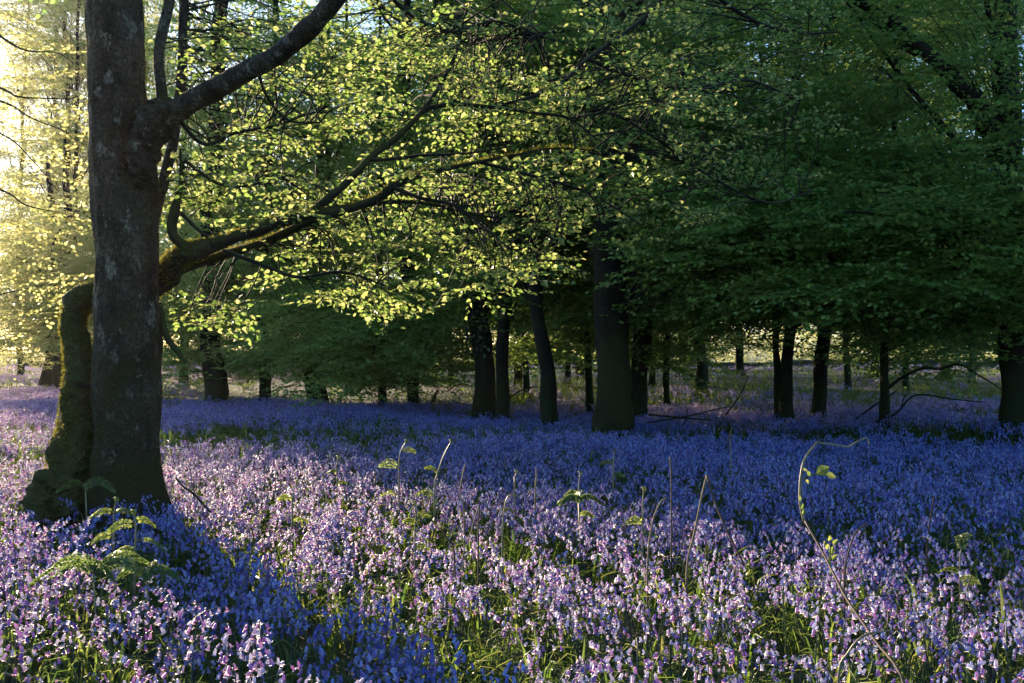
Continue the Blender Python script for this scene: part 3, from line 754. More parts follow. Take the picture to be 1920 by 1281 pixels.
# left, against the glow
lefts = [('thin trunk rising in the golden haze nearest the big trunk', 152, 30, 11), ('thin trunk in the golden haze, second left from the big trunk', 122, 33, 13),
         ('thin trunk in the golden haze, third left from the big trunk', 93, 36, 13), ('pale thin trunk at the far left edge of the golden haze', 40, 40, 12),
         ('thin trunk with steep boughs seen just behind the big beech fork', 262, 34, 14)]
for lb, bx, Y, w in lefts:
    bg_tree(lb, bx, Y, w, (random.uniform(-.01, .02), 0), 17, [(bx - 120, bx + 100, -20, 640, Y - 3, Y + 5, 95)], 4, bark='bark_dark', ng=SPRAY_SUNGLOW, ns=6, sscale=1.1, limbs=6, name='young_beech')
# low bright foliage left that shades the middle of the glade
bg_tree('low bright leafy tree with a short black trunk in the far left glade', 92, 27, 27, (0, 0), 6.5, [(-60, 175, 420, 640, 21, 26, 34), (-140, 0, 400, 600, 21, 26, 10)], 0, ng=SPRAY_SUNGLOW, respect=True, limbs=8)
bg_tree('short black trunk right beside the low bright leafy tree', 116, 25.5, 30, (0, 0), 7, [(60, 290, 380, 660, 20, 26, 36)], 0, ng=SPRAY_SUNGLOW, limbs=6)

# near bough reaching in from a tree outside the left edge
lt = thing('beech_tree', 'leafy golden beech boughs reaching in from the upper left edge', 'tree', (-6.6, 9.6, 0))
bb = MB(); P = spline(np.array([[-6.6, 9.6, -.1], [-6.5, 9.7, 3], [-6.7, 9.6, 6], [-6.6, 9.8, 10]]), 30); tube(bb, P, np.linspace(.17, .05, 30), 14, .05); bb.build('trunk', M['bark_dark'], lt)
pos, rot, scl = [], [], []
for pts in ([(-120, -20, 9.6, 12), (0, 68, 9.0, 9), (50, 95, 8.7, 7), (110, 100, 8.4, 4), (150, 130, 8.2, 2)],
            [(-160, 100, 9.6, 12), (0, 165, 9.0, 9), (40, 182, 8.6, 6), (150, 186, 8.2, 3)],
            [(-160, 150, 9.6, 12), (0, 190, 9.0, 8), (60, 222, 8.5, 5), (120, 245, 8.2, 3)],
            [(-160, 300, 9.6, 12), (0, 355, 9.0, 7), (50, 385, 8.6, 5), (120, 400, 8.3, 3)],
            [(-160, 200, 9.6, 12), (0, 250, 9.3, 6), (60, 300, 9, 4), (110, 360, 8.8, 3)],
            [(-160, 620, 9.6, 10), (-20, 560, 9.0, 6), (30, 545, 8.8, 4), (80, 535, 8.6, 2)]):
    pts = [(p_[0], p_[1], p_[2], p_[3] * .55) for p_ in pts]
    o, S = wtube('branch', pts, M['twig'], 6, 24, .05, parent=lt, keep=False)
    for k in range(10):
        p = S[random.randint(8, 23)][:3] + rng.normal(0, .12, 3)
        if random.random() < .8:
            pos.append(p); rot.append((random.gauss(0, .3), random.gauss(0, .3), random.uniform(-2.6, -.6))); scl.append(random.uniform(.4, .7))
scatter('foliage', SPRAY_SUNGLOW, pos, rot, scl, np.arange(len(pos)) % 4, lt)

# far-off wood past the meadow and the boundary bank
pos, rot, scl = [], [], []
for k in range(4200):
    x = random.uniform(-85, 80); y = random.uniform(80, 96); z = random.uniform(.3, 15) * (1 if random.random() < .75 else .4)
    if x < -46 and z > 7 + 3 * math.sin(x): continue
    pos.append((x, y, z)); rot.append((random.gauss(0, .35), random.gauss(0, .35), random.uniform(0, 6.28))); scl.append(random.uniform(2.2, 3.6))
for k in range(1100):  # taller foliage added to keep the low sun off the ground between the trunks
    pos.append((random.uniform(-38, -8), random.uniform(80, 94), random.uniform(8, 20))); rot.append((random.gauss(0, .35), random.gauss(0, .35), random.uniform(0, 6.28))); scl.append(random.uniform(2.6, 3.8))
for k in range(1500):
    x = random.uniform(-70, 75); y = random.uniform(63, 74); z = random.uniform(.1, 2.8)
    pos.append((x, y, z)); rot.append((random.gauss(0, .5), random.gauss(0, .5), random.uniform(0, 6.28))); scl.append(random.uniform(1.2, 2.4))
fw = scatter('distant_wood', SPRAY_SUNGLOW, pos, rot, scl, np.arange(len(pos)) % 4)
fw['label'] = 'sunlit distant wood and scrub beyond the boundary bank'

# boundary bank of rough stones
mb = MB()
for k in range(420):
    x = -30 + k * .155; y = 61 + .3 * math.sin(x * .3)
    for r_ in range(3):
        s = random.uniform(.12, .2)
        c = np.array([x + random.uniform(-.05, .05), y + random.uniform(-.1, .1), float(gz(x, y)) + .1 + r_ * .2])
        V = np.array([[a, b, d] for a in (-1, 1) for b in (-1, 1) for d in (-1, 1)], float) * [s * .7, s, s * .6] + rng.normal(0, .02, (8, 3)) + c
        mb.add(V, np.array([[0, 1, 3, 2], [4, 6, 7, 5], [0, 4, 5, 1], [2, 3, 7, 6], [0, 2, 6, 4], [1, 5, 7, 3]]))
w_ = mb.build('boundary_wall', M['stone'], smooth=False)
w_['label'] = 'low dark boundary wall running along the far edge of the wood'; w_['category'] = 'wall'

# ------------------------------------------------------------------ bluebells
def bell_geom(mb, at, ax, side, L=.021, rr=.0052, seg=6, near=True):
    """one nodding bell: tube with six rolled-back petal tips; ax points from its stalk to its mouth"""
    ax = unit(ax); x = unit(np.cross(ax, side)); y = np.cross(ax, x)
    rings = [(0, .25), (.14, .85), (.68, 1.0)] if near else [(0, .4), (.5, 1.0)]
    V = []
    for z, r in rings:
        for k in range(seg):
            a = 2 * math.pi * k / seg
            V.append(at + ax * L * z + (x * math.cos(a) + y * math.sin(a)) * rr * r)
    base = len(V) - seg
    for k in range(seg):
        a = 2 * math.pi * k / seg
        V.append(at + ax * L * (.84 if near else .95) + (x * math.cos(a) + y * math.sin(a)) * rr * 2.5)       # rolled tip
        a2 = 2 * math.pi * (k + .5) / seg
        V.append(at + ax * L * .92 + (x * math.cos(a2) + y * math.sin(a2)) * rr * 1.0)
    Q = []
    for r in range(len(rings) - 1):
        for k in range(seg):
            Q.append([r * seg + k, r * seg + (k + 1) % seg, (r + 1) * seg + (k + 1) % seg, (r + 1) * seg + k])
    Tn = []
    for k in range(seg):
        tip, nt_ = base + seg + 2 * k, base + seg + 2 * k + 1
        pn = base + seg + 2 * ((k - 1) % seg) + 1
        Q.append([base + k, nt_, tip, pn])
        Tn.append([base + k, base + (k + 1) % seg, nt_])
    mb.add(np.array(V), [np.array(Q), np.array(Tn)])

def bluebell_layout(r, h):
    lean = r.uniform(-.18, .18); bend = r.uniform(.05, .10)
    S = spline(np.array([[0, 0, 0], [lean * h * .3, 0, h * .5], [lean * h * .6, 0, h * .82], [lean * h * .6 + bend * .5, 0, h * .96], [lean * h * .6 + bend, 0, h * .99]]), 16)
    nb = r.integers(9, 14); bells = []
    for k in range(nb):
        f = k / (nb - 1)
        t = .68 + .32 * f
        p = S[min(15, int(t * 15))] + np.array([0, 0, 0])
        s = 1 if k % 2 else -1
        a = s * r.uniform(.1, 1.8)
        o = np.array([math.cos(a), math.sin(a), 0]) * .022 * (1.1 - .5 * f) + [0, 0, .004]
        ax = np.array([math.cos(a) * .45, math.sin(a) * .45, -1.0 + .3 * f]) + r.normal(0, .12, 3)
        bells.append((p, p + o, ax, (1.1 - .35 * f) * r.uniform(.9, 1.12)))
    return S, bells

def bluebell_mesh(seed, near=True):
    r = np.random.default_rng(seed); mb = MB(); h = r.uniform(.29, .38)
    S, bells = bluebell_layout(r, h)
    tube(mb, S[::2] if near else S[::4], np.linspace(.0028, .0012, len(S[::2] if near else S[::4])), 4 if near else 3, cap=False)
    ns = len(np.concatenate(mb.tot))
    for p, a, ax, sc in bells: bell_geom(mb, a, ax, np.array([.3, 1, .2]), .021 * sc, .0046 * sc, 6 if near else 5, near)
    me = mb.mesh('bluebell', M['stem'], smooth=near)
    me.materials.append(M['petal'])
    mi = np.ones(len(me.polygons), int); mi[:ns] = 0
    me.polygons.foreach_set('material_index', mi.astype('i'))
    return me

def clump_mesh(seed, n=13, rad=.3):
    r = np.random.default_rng(seed); mb = MB(); tot_st = []
    k0 = 0
    for i in range(n):
        m = MB(); S, bells = bluebell_layout(r, r.uniform(.27, .38))
        a = r.uniform(0, 6.28); R = np.array([[math.cos(a), -math.sin(a), 0], [math.sin(a), math.cos(a), 0], [0, 0, 1]])
        off = np.array([r.uniform(-rad, rad), r.uniform(-rad, rad), 0])
        for p, at, ax, sc in bells:
            bell_geom(mb, R @ at + off, R @ ax, np.array([.3, 1, .2]), .023 * sc, .0056 * sc, 4, False)
    return mb.mesh('bluebell_clump', M['petal'], smooth=False)

BELL = scatter_group('scatter_bluebells', src_collection('bluebell', [bluebell_mesh(s) for s in range(8)]))
CLUMP = scatter_group('scatter_clumps', src_collection('bluebell_clump', [clump_mesh(s + 30) for s in range(6)]))

def tuft_mesh(seed, n=9, L=.27, w=.011):
    r = np.random.default_rng(seed); mb = MB()
    for i in range(n):
        a = r.uniform(0, 6.28); l = L * r.uniform(.6, 1.2); b = r.uniform(.2, .85)
        d = np.array([math.cos(a), math.sin(a), 0])
        sp = spline(np.array([[0, 0, 0], d * l * .25 * b + [0, 0, l * .5], d * l * .6 * b + [0, 0, l * (.9 - .25 * b)], d * l * (.95 * b + .1) + [0, 0, l * (1 - .62 * b)]]), 7)
        sp[:, :2] += r.uniform(-.03, .03, 2)
        lat = np.array([-d[1], d[0], 0]); ww = w * r.uniform(.6, 1.2) * np.array([.5, .8, 1, 1, .85, .55, .04])
        Lf = sp - lat * ww[:, None] / 2 + [0, 0, .001]; Rt = sp + lat * ww[:, None] / 2 + [0, 0, .001]; Md = sp - np.array([0, 0, .002])
        V = np.concatenate([Lf, Md, Rt]); k = np.arange(6)
        mb.add(V, [np.stack([k, k + 7, k + 8, k + 1], -1), np.stack([k + 7, k + 14, k + 15, k + 8], -1)])
    return mb.mesh('leaf_tuft', M['strap'], smooth=True)
TUFT = scatter_group('scatter_tufts', src_collection('leaf_tuft', [tuft_mesh(s + 60) for s in range(6)] + [tuft_mesh(s + 70, 16, .2, .005) for s in range(3)]))

def bell_density(x, y):
    """share of the full density left by the grassy patches, the leaf litter, the tree feet and the darkened ground far back"""
    x = np.asarray(x); y = np.asarray(y)
    n = np.sin(x * .9 + 2 * np.sin(y * .5)) * np.sin(y * 1.1 + x * .4) 
    n2 = np.sin(x * 5.1 + 1.7 * np.sin(y * 3.3)) + np.sin(y * 6.3 + 1.9 * np.sin(x * 2.7 + 1)) + np.sin((x + y) * 3.1)
    d = np.clip(.8 + .2 * n + .28 * n2 * np.clip((9 - y) / 4, .2, 1), .2, 1)
    d = d * (1 - .82 * np.exp(-(((x + 2.6) / 3.0) ** 2 + ((y - 11.3) / 1.7) ** 2) ** 1.5))      # green strip right of the big tree
    d = d * (1 - .8 * np.exp(-(((x + 4.6) / .9) ** 2 + ((y - 9.3) / 1.2) ** 2) ** 1.2))
    d = d * (1 - .7 * np.exp(-(((x - 1.6) / 3.5) ** 2 + ((y - 12.2) / .8) ** 2)))
    d = d * (1 - .75 * np.exp(-(((x - 6.0) / 1.8) ** 2 + ((y - 11.6) / .5) ** 2)))
    d = d * (1 - .3 * np.exp(-(((x - .3) / .55) ** 2 + ((y - 3.3) / .35) ** 2)))
    d = d * (1 - .35 * np.exp(-(((x - 1.0) / .35) ** 2 + ((y - 3.5) / .35) ** 2)))
    lit = 1 / (1 + np.exp(-(y - 18.6 - .4 * np.sin(x)) * 3)) * (1 / (1 + np.exp(-(x + 8.5) * 2))) * (1 / (1 + np.exp((x + .6) * 1.5)))
    back = np.clip((y - 17.5) / 2, 0, 1) * (1 - np.clip((y - 54) / 3, 0, 1)) * np.clip((x + 9) / 2, 0, 1)  # flowers thinned far back so that the ground reads as dark shade
    return d * (1 - .97 * lit) * (1 - .85 * back)

def strew(n, y0, y1, m=.62, pad=.8):
    y = np.sqrt(rng.uniform(y0 * y0, y1 * y1, n)); x = rng.uniform(-1, 1, n) * (m * y + pad)
    return x, y
def area(y0, y1, m=.62): return m * (y1 * y1 - y0 * y0)
def keep_out(x, y):
    k = np.ones(len(x), bool)
    for cx, cy, r in ((TS[0, 0], D0, .22), (-2.84, 6.12, .17), (-2.95, 5.97, .12)):
        k &= (x - cx) ** 2 + (y - cy) ** 2 > r * r
    return k

# singles from 2.1 m to 11 m
x, y = strew(int(area(2.1, 11) * 165), 2.1, 11)
k = (rng.random(len(x)) < bell_density(x, y)) & keep_out(x, y)
x, y = x[k], y[k]
hgt = rng.uniform(.74, 1.18, len(x))
# the nearest three hundred inside the frame become plants of their own
inf = (abs(x) < .53 * y) & (y > 2.75)
idx = np.where(inf)[0]; idx = idx[np.argsort(y[idx])][:300]
own = np.zeros(len(x), bool); own[idx] = True
o_ = ~own
n = int(o_.sum())
carp = scatter('bluebell_carpet', BELL, np.stack([x[o_], y[o_], gz(x[o_], y[o_])], -1), np.stack([rng.normal(0, .2, n), rng.normal(0, .2, n), rng.uniform(0, 6.28, n)], -1), hgt[o_], rng.integers(0, 8, n))
carp['label'] = 'dense carpet of bluebells covering the glade floor'
# each own plant: stem and bells
protos = []
bellmesh = []
for k in range(4):
    mb = MB(); bell_geom(mb, np.zeros(3), np.array([0, 0, -1.0]), np.array([.3, 1, .2]), .021 * (.92 + .06 * k), .0046 * (.95 + .05 * k), 6, True); bellmesh.append(mb.mesh('bell', M['petal']))
for k in range(10):
    r = np.random.default_rng(200 + k); S, bells = bluebell_layout(r, r.uniform(.30, .38))
    mb = MB(); tube(mb, S, np.linspace(.003, .0013, 16), 5, cap=False)
    for p, a, ax, sc in bells: tube(mb, np.array([p, (p + a) / 2 + [0, 0, .003], a]), .0009, 3, cap=False)
    protos.append((mb.mesh('stem', M['stem']), bells))
for c, i in enumerate(idx):
    st, bells = protos[c % 10]
    t = bpy.data.objects.new('bluebell', None); C.objects.link(t)
    t.location = (x[i], y[i], float(gz(x[i], y[i]))); t.rotation_euler = (random.gauss(0, .15), random.gauss(0, .15), random.uniform(0, 6.28)); t.scale = (hgt[i],) * 3
    t.empty_display_size = .05
    q = 960 + x[i] / y[i] * F
    where = ('at the bottom left corner below the ferns' if q < 420 else 'at the bottom in the shadow of the big trunk' if q < 860 else
             'at the bottom centre right, in the sunlit grassy gap' if q < 1400 else 'at the bottom right around the bramble foot')
    t['label'] = 'violet-blue bluebell among the nearest flowers, ' + where; t['category'] = 'flower'; t['group'] = 'nearest bluebells ' + where
    s = bpy.data.objects.new('stem', st); C.objects.link(s); s.parent = t
    for j, (p, a, ax, sc) in enumerate(bells):
        b = bpy.data.objects.new('bell', bellmesh[(c + j) % 4]); C.objects.link(b); b.parent = t; b.location = Vector(a)
        b.rotation_euler = Vector(-ax).to_track_quat('Z', 'Y').to_euler(); b.scale = (sc,) * 3
# clumps farther out
x, y = strew(int(area(10, 62) * 3.4 * .55), 10, 62, .66, 1)
x2, y2 = strew(int(area(9.5, 24) * 9), 9.5, 24, .66, 1)
x = np.concatenate([x, x2]); y = np.concatenate([y, y2])
k = rng.random(len(x)) < bell_density(x, y); x, y = x[k], y[k]; n = len(x)
cc = scatter('distant_bluebell_carpet', CLUMP, np.stack([x, y, gz(x, y)], -1), np.stack([rng.normal(0, .03, n), rng.normal(0, .03, n), rng.uniform(0, 6.28, n)], -1),
             rng.uniform(.85, 1.15, n), rng.integers(0, 6, n))
cc['label'] = 'blue haze of bluebells farther back between the trunks'
# leaves and grass
x, y = strew(int(area(1.9, 9) * 75), 1.9, 9); x2, y2 = strew(int(area(9, 26) * 32), 9, 26); x3, y3 = strew(int(area(26, 62) * 3), 26, 62)
x = np.concatenate([x, x2, x3]); y = np.concatenate([y, y2, y3])
bd = bell_density(x, y)
lit = (y > 19) & (x > -9) & (x < -.4)
k = ~(lit & (rng.random(len(x)) < .88)) & ~((y > 20) & (x > -9) & (rng.random(len(x)) < .6)) & keep_out(x, y); x, y, bd = x[k], y[k], bd[k]; n = len(x)  # grass thinned far back for the same shaded look
sc = np.where(y < 9, rng.uniform(.75, 1.15, n), rng.uniform(.9, 1.4, n)) * (1 + .15 * (bd < .5))
gr = scatter('grass', TUFT, np.stack([x, y, gz(x, y)], -1), np.stack([rng.normal(0, .15, n), rng.normal(0, .15, n), rng.uniform(0, 6.28, n)], -1), sc, rng.integers(0, 9, n))
gr['label'] = 'strap-shaped bluebell leaves and grass under the flowers'

# ------------------------------------------------------------------ stalks, ferns, bramble, fallen wood
def stalk(name, label, cat, pts, mat, seg=7, part='stem', group=None):
    """pts (px, py, depth, width px); the foot is carried down to the ground"""
    a, b, c, w = pts[0]
    p = W(a, b, c); base = np.array([p[0], p[1], float(gz(p[0], p[1]))])
    t = thing(name, label, cat, base, group)
    Q = [[*W(a, b, c), .72 * w / F * c / 2] for a, b, c, w in pts]
    if p[2] > base[2] + .02: Q = [[base[0] + (p[0] - base[0]) * .5, base[1], base[2] - .02, Q[0][3]]] + Q
    S = spline(np.array(Q), 30)
    mb = MB(); tube(mb, S[:, :3], S[:, 3], seg, .08, 5); mb.build(part, M[mat], t)
    return t, S
def frond(parent, p0, d, L, mat='fern', curl=.0, n=14, w=.38, droop=.25):
    """one fern frond with paired leaflets"""
    d = unit(np.asarray(d, float)); side = unit(np.cross(d, [0, 0, 1.0])); up = np.cross(side, d)
    ro = random.uniform(.5, 1.1) * random.choice((-1, 1)); pside = side * math.cos(ro) + up * math.sin(ro)
    pts = [p0 + d * L * f - np.array([0, 0, 1]) * droop * L * f * f + up * .12 * L * math.sin(math.pi * f) for f in np.linspace(0, 1, 5)]
    S = spline(np.array(pts), n + 2)
    mb = MB(); tube(mb, S, np.linspace(.0022, .0008, n + 2), 4, cap=False)
    pos, dd, uu, ss = [], [], [], []
    for i in range(2, n + 2):
        f = i / (n + 1); T = unit(S[min(i + 1, n + 1)] - S[i - 1])
        ln = L * w * math.sin(math.pi * min(1, (1 - f) * .9 + .1)) ** .8 * (1 - .15 * f)
        for s in (-1, 1):
            ax = unit(pside * s + T * .35 + np.array([0, 0, -.12]))
            m = max(2, int(ln / (.014 if n > 9 else .019)))
            for k in range(m):
                g = (k + .3) / m
                for s2 in (-1, 1):
                    pos.append(S[i] + ax * ln * g); dd.append(ax * .7 + T * s2 * .9); uu.append(np.cross(pside, d) + rng.normal(0, .5, 3)); ss.append(.019 * (1.15 - g))
    leaves(mb, np.array(pos), np.array(dd), np.array(uu), np.array(ss), LEAF_B, LEAF_BF)
    return mb.build('frond', M[mat], parent, smooth=False)
def shoot(label, pts, fr, L=.14, cat='fern', mat='bramble', w=.4):
    t, S = stalk('bracken_shoot', label, cat, pts, mat)
    for f, dx, dz in fr:
        frond(t, S[min(29, int(f * 29))][:3], (dx, random.uniform(-.3, .3), dz), L * random.uniform(.7, 1.0), n=7, w=w)
    tip = MB(); c = S[-1][:3]
    sp = [c + np.array([math.cos(a) * r_, 0, math.sin(a) * r_ ]) for a, r_ in zip(np.linspace(2.6, -4, 14), np.linspace(.014, .003, 14))]
    tube(tip, np.array(sp), np.linspace(.004, .003, 14), 5); tip.build('crozier', M['fern'], t)
    return t
shoot('tall pale bracken shoot with two fronds, left of the pair in front of the shade', [(748, 905, 6.4, 4), (748, 870, 6.4, 4), (752, 845, 6.4, 3), (762, 828, 6.4, 3)], [(.75, -1, .5), (.9, 1, .3), (.5, -.8, .3)], .13)
shoot('tall pale bracken shoot leaning right, right of the pair in front of the shade', [(815, 920, 6.2, 5), (820, 890, 6.2, 4), (832, 855, 6.2, 4), (846, 828, 6.2, 3)], [(.55, -1, .3), (.35, -.9, .2), (.75, -.8, .6)], .13)
shoot('short bracken shoot with spread fronds in the middle of the lit flowers', [(1085, 935, 5.6, 4), (1086, 905, 5.6, 3), (1088, 888, 5.6, 3)], [(.6, 1, .2), (.8, -1, .2)], .09)
shoot('small forked bracken shoot left of the short one in the lit flowers', [(965, 905, 6.2, 4), (966, 895, 6.2, 3), (968, 885, 6.2, 3)], [(.4, 1, .6), (.5, -1, .7)], .09)
shoot('dim bracken shoot standing in the blue shade beyond the lit flowers', [(1150, 890, 7.3, 4), (1151, 860, 7.3, 3), (1152, 845, 7.3, 3)], [(.7, 1, .3), (.8, -1, .3)], .1)
shoot('small bright bracken shoot beside the hooked stalk right of centre', [(1205, 960, 5.0, 4), (1206, 930, 5.0, 3), (1207, 918, 5.0, 2)], [(.6, 1, .2), (.7, -1, .3)], .08)
shoot('young fern shoot at far right in front of the blue shade', [(1800, 1060, 4.2, 4), (1802, 1030, 4.2, 3), (1796, 1012, 4.2, 3)], [(.6, 1, .4), (.7, -1, .5), (.9, .3, 1)], .09)
yf = shoot('young yellow-green fern shoot in sunlight before the big beech', [(252, 1060, 4.3, 6), (254, 1010, 4.3, 5), (254, 975, 4.3, 4), (250, 962, 4.3, 3)], [(.95, 1, .15), (.92, -1, .1), (.8, .9, -.1), (.7, -.9, .1)], .12, w=.3)
shoot('smaller yellow-green fern shoot close left of the young one before the big beech', [(213, 1000, 4.7, 5), (214, 960, 4.7, 4), (218, 938, 4.7, 3)], [(.9, -1, .1), (.9, 1, .2), (.7, -.9, 0)], .11, w=.3)
shoot('pale bracken tip just above the lit flowers, nearest to the right of the dead twig', [(548, 955, 5.6, 4), (550, 925, 5.6, 3), (556, 905, 5.6, 3)], [(.6, 1, .3), (.8, -1, .3)], .08)
shoot('tiny yellow bracken tip in the lit band left of the pair of tall shoots', [(632, 900, 6.6, 3), (631, 875, 6.6, 3), (634, 858, 6.6, 2)], [(.7, 1, .4), (.8, -1, .3)], .07)
shoot('small bracken tip low among the lit flowers below the tall shoots', [(778, 1000, 4.9, 4), (780, 965, 4.9, 3), (776, 945, 4.9, 3)], [(.6, 1, .3), (.8, -1, .5)], .07)
# spreading ferns
def fern(label, px_, py_, Y, n, L, dirs=None):
    p = W(px_, py_, Y); base = np.array([p[0], p[1], float(gz(p[0], p[1]))]); t = thing('fern', label, 'fern', base)
    st = MB(); tube(st, np.array([base, (base + p) / 2 + [.01, 0, 0], p]), .004, 6); st.build('stem', M['bramble'], t)
    for k in range(n):
        a = (k + random.uniform(-.3, .3)) / n * 6.28 if dirs is None else dirs[k]
        frond(t, p, (math.cos(a), math.sin(a) * .6, .45), L * random.uniform(.8, 1.25), 'fern_dim', n=16, w=.26, droop=.5)
    return t
fern('green fern with arching feathery fronds among flowers at lower left', 175, 1075, 3.9, 6, .21)
fern('dim fern growing against the foot of the big beech', 160, 915, 5.75, 5, .17)
fern('small lit fern tuft in the middle of the flower carpet', 1085, 940, 5.4, 5, .12)
fern('soft green fern low beside the young fern shoot', 275, 1080, 4.0, 4, .14)

S_ = [('bracken_stalk', 'dry brown stalk standing beside the bent pair, in front of the shade', [(870, 960, 5.4, 4), (862, 930, 5.4, 4), (868, 890, 5.4, 4), (873, 868, 5.4, 3)], 'dead'),
      ('bracken_stalk', 'short dark upright stalk in the middle of the lit flowers', [(897, 1035, 4.6, 4), (897, 990, 4.6, 4), (899, 948, 4.6, 4)], 'dead_dark'),
      ('bracken_stalk', 'hooked brown stalk with a bent tip, left of centre among lit flowers', [(942, 1015, 4.7, 4), (944, 970, 4.7, 4), (950, 935, 4.7, 4), (962, 929, 4.7, 4), (972, 930, 4.7, 4)], 'bramble'),
      ('bracken_stalk', 'straight reddish stalk at the edge of the blue shade', [(1259, 965, 5.0, 4), (1259, 910, 5.0, 4), (1257, 857, 5.0, 4)], 'dead_dark'),
      ('bracken_stalk', 'tall stalk with a hooked tip, left of the inverted-V stalk', [(1214, 1080, 4.2, 5), (1217, 1020, 4.2, 5), (1226, 970, 4.2, 4), (1240, 940, 4.2, 4), (1250, 934, 4.2, 5)], 'dead'),
      ('bracken_stalk', 'bent brown stalk just right of the long bramble', [(1583, 1090, 3.9, 5), (1590, 1040, 3.9, 4), (1604, 1000, 3.9, 4), (1626, 981, 3.9, 5)], 'dead_dark'),
      ('bracken_stalk', 'thin straight stalk standing at right in the blue shade', [(1738, 1045, 4.9, 4), (1742, 990, 4.9, 4), (1752, 930, 4.9, 4)], 'dead_dark'),
      ('bracken_stalk', 'pale slanting straw beside the short dark stalk', [(868, 1050, 4.5, 3), (882, 1000, 4.5, 3), (898, 948, 4.5, 3)], 'dead'),
      ('bracken_stalk', 'short reddish broken stalk leaning right, left of the short dark stalk', [(852, 1040, 4.5, 5), (838, 1010, 4.5, 5), (826, 990, 4.5, 5)], 'dead_dark'),
      ('bracken_stalk', 'arching pale stalk at the bottom right beside the bramble foot', [(1572, 1275, 2.9, 7), (1590, 1225, 2.9, 7), (1620, 1192, 2.9, 6), (1668, 1182, 2.9, 4)], 'bramble'),
      ('bracken_stalk', 'faint pale stalk rising in front of the dark trees at right', [(1370, 850, 8.0, 3), (1368, 820, 8.0, 3), (1373, 800, 8.0, 2)], 'dead'),
      ('bracken_stalk', 'short brown stalk beside the forked bracken shoot', [(1004, 920, 5.9, 4), (1006, 895, 5.9, 4), (1005, 876, 5.9, 3)], 'dead'),
      ('bracken_stalk', 'thin stalk low at right among lit flowers', [(1808, 1140, 3.7, 4), (1815, 1100, 3.7, 4), (1822, 1078, 3.7, 3)], 'dead_dark')]
for nm, lb, pts, mt in S_: stalk(nm, lb, 'stalk', pts, mt)
t, S = stalk('bracken_stalk', 'tall dead stalk snapped into an upside-down V', 'stalk', [(1288, 1070, 4.2, 6), (1302, 1000, 4.2, 6), (1316, 930, 4.2, 5), (1325, 892, 4.2, 5)], 'dead')
mb = MB(); Q = spline(np.array([[*W(a, b, c), w / F * c / 2] for a, b, c, w in [(1325, 890, 4.2, 5), (1340, 940, 4.15, 4), (1368, 1005, 4.1, 4), (1396, 1060, 4.05, 4)]]), 20)
tube(mb, Q[:, :3], Q[:, 3], 6, .08); mb.build('broken_tip', M['dead_dark'], t)
# the long arching bramble
t, S = stalk('bramble', 'long thorny bramble stem rising from bottom right and arching over with fresh leaves', 'bramble',
             [(1700, 1300, 2.75, 7), (1640, 1200, 2.95, 7), (1586, 1120, 3.15, 7), (1545, 1040, 3.35, 6), (1508, 975, 3.5, 6)], 'dead_dark')
mb = MB(); Q = spline(np.array([[*W(a, b, c), w / F * c / 2] for a, b, c, w in [(1508, 978, 3.5, 6), (1500, 940, 3.52, 5.5), (1502, 890, 3.54, 5), (1511, 857, 3.56, 4), (1533, 829, 3.58, 3.4), (1536, 831, 3.58, 4), (1560, 833, 3.6, 3), (1590, 838, 3.62, 3.4), (1594, 836, 3.62, 2.6), (1624, 821, 3.64, 2.6), (1630, 836, 3.64, 2)]]), 40)
tube(mb, Q[:, :3], Q[:, 3], 7, .06); mb.build('arching_tip', M['bramble'], t)
th = MB()
for Q_ in (S, Q):
    for k in range(2, len(Q_) - 1, 2):
        v = unit(rng.normal(0, 1, 3)); T_ = unit(Q_[k + 1][:3] - Q_[k][:3]); v = unit(v - T_ * v.dot(T_))
        tube(th, np.array([Q_[k][:3] + v * Q_[k][3] * .6, Q_[k][:3] + v * (Q_[k][3] + .006)]), [.0016, .0002], 4, cap=False)
th.build('thorns', M['bramble'], t, kind='stuff')
lm = M['fern']
BL = [(1505, 880, 10, 1, 4), (1512, 885, 14, .4, 4), (1530, 888, 30, 1, -6), (1548, 890, 22, 1, 3), (1510, 900, 12, .8, 8), (1503, 955, 12, .3, -14), (1500, 940, 12, -.1, -14), (1506, 965, 12, .2, -12),
      (1558, 1040, 16, .3, -12), (1552, 1030, 16, -.4, -12), (1562, 1022, 14, .6, -10), (1556, 1016, 12, 0, -14), (1560, 1050, 14, .5, -8)]
for (a, b, L_, dx, dy) in BL:
    dpt = 3.5 if b < 1000 else 3.38
    p = W(a, b, dpt); d = np.array([dx * 10, -2 + random.random() * 4, -dy * .8]); mb = MB()
    leaves(mb, [p], [d], [[random.gauss(0, .4), -1, .7]], [L_ * .6 / F * 3.5 * 1.6]); mb.build('leaf', lm, t, smooth=False)
mb = MB(); p1, p2 = W(1556, 1050, 3.38), W(1558, 1075, 3.36); tube(mb, spline(np.array([W(1558, 1078, 3.3), p2, p1, W(1557, 1025, 3.38)]), 10), .003, 5); mb.build('leaf_stalk', M['fern'], t)
mb = MB(); tube(mb, spline(np.array([W(1503, 900, 3.54), W(1525, 890, 3.5), W(1550, 892, 3.5)]), 8), .0022, 5); mb.build('leaf_stalk', M['fern'], t)
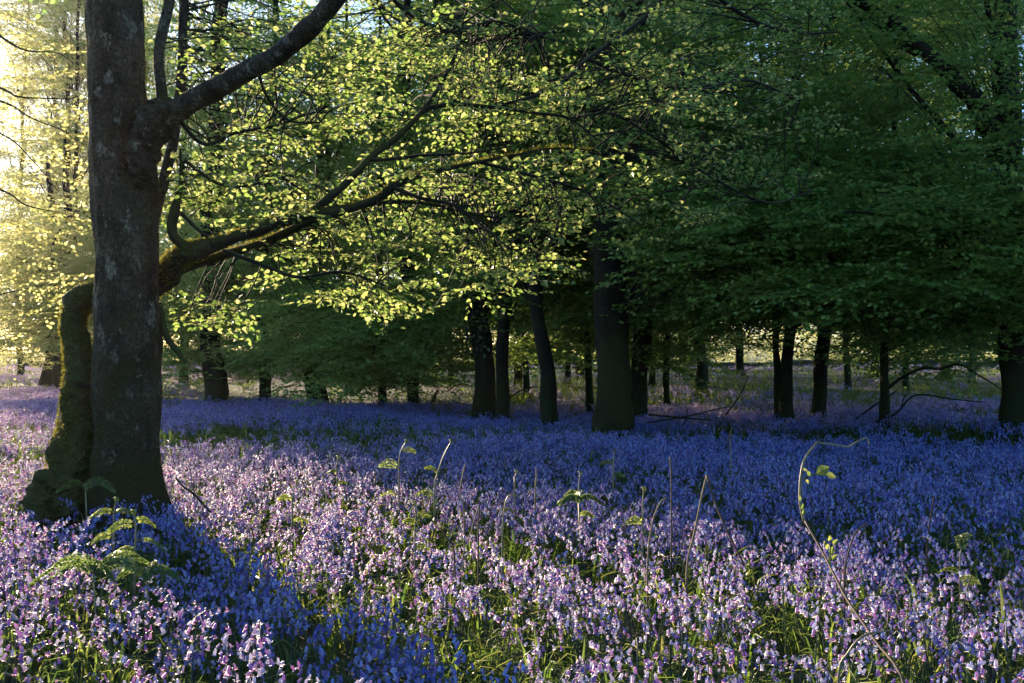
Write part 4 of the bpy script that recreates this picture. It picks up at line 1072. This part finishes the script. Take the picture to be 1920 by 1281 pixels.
# fallen wood
def fallen(label, polys, mat='bark_dark', name='fallen_branch'):
    a, b, c, w = polys[0][0]; p = W(a, b, c); t = thing(name, label, 'branch', (p[0], p[1], 0))
    for q in polys:
        Q = spline(np.array([[*W(a + random.gauss(0, 2), b + random.gauss(0, 3), c), .65 * w / F * c / 2] for a, b, c, w in q]), 20); mb = MB(); tube(mb, Q[:, :3], Q[:, 3], 6, .1, 5); mb.build('limb', M[mat], t)
fallen('dead twig lying tilted in the flowers right of the big beech', [[(392, 955, 5.5, 7), (365, 930, 5.5, 7), (345, 912, 5.5, 6), (328, 898, 5.5, 5)]], 'twig', 'dead_twig')
fallen('dead forked branch with curling twigs lying in the shade before the slender tree', [[(1640, 790, 13.0, 8), (1680, 775, 12.9, 6), (1720, 745, 12.8, 5), (1780, 752, 12.8, 4), (1850, 755, 12.8, 3)],
        [(1600, 790, 13.2, 6), (1640, 765, 13.1, 6), (1685, 730, 13.0, 4)], [(1690, 765, 12.9, 4), (1695, 745, 12.9, 4), (1702, 735, 12.9, 2)]])
fallen('pile of thin bleached fallen branches right of the broadest mossy trunk', [[(1220, 775, 13.5, 6), (1270, 785, 13.3, 5), (1330, 792, 13.1, 3)], [(1215, 790, 13.0, 4), (1290, 782, 13.2, 4), (1370, 770, 13.6, 3)],
        [(1285, 800, 12.8, 4), (1290, 785, 12.8, 4), (1288, 768, 12.8, 3)], [(1360, 780, 14, 5), (1385, 740, 14.2, 4), (1405, 705, 14.4, 3)]])
fallen('crooked dead branch propped up on the bare litter bank', [[(808, 762, 17.5, 8), (815, 745, 17.5, 8), (822, 730, 17.5, 6)], [(835, 735, 18, 3), (860, 722, 18, 3), (880, 718, 18, 2)]])
fallen('dark thin branches leaning at the foot of the leaning mossy trunk', [[(950, 750, 15, 5), (980, 735, 15, 4), (1000, 725, 15, 3)], [(955, 745, 15.4, 4), (945, 725, 15.4, 4)]])

# ------------------------------------------------------------------ haze
m, nt, out = newmat('woodland_haze')
pv = nt.nodes.new('ShaderNodeVolumePrincipled')
pv.inputs['Color'].default_value = (1, .97, .92, 1); pv.inputs['Density'].default_value = .00014; pv.inputs['Anisotropy'].default_value = .75
nt.links.new(pv.outputs[0], out.inputs['Volume'])
V = np.array([[a, b, c] for a in (-420, 420) for b in (-40, 420) for c in (-1.5, 24)], float)
mb = MB(); mb.add(V, np.array([[0, 1, 3, 2], [4, 6, 7, 5], [0, 4, 5, 1], [2, 3, 7, 6], [0, 2, 6, 4], [1, 5, 7, 3]]))
hz = mb.build('haze', m, smooth=False, kind='stuff')
hz['label'] = 'thin golden evening haze filling the wood'
print('objects', len(scene.objects))
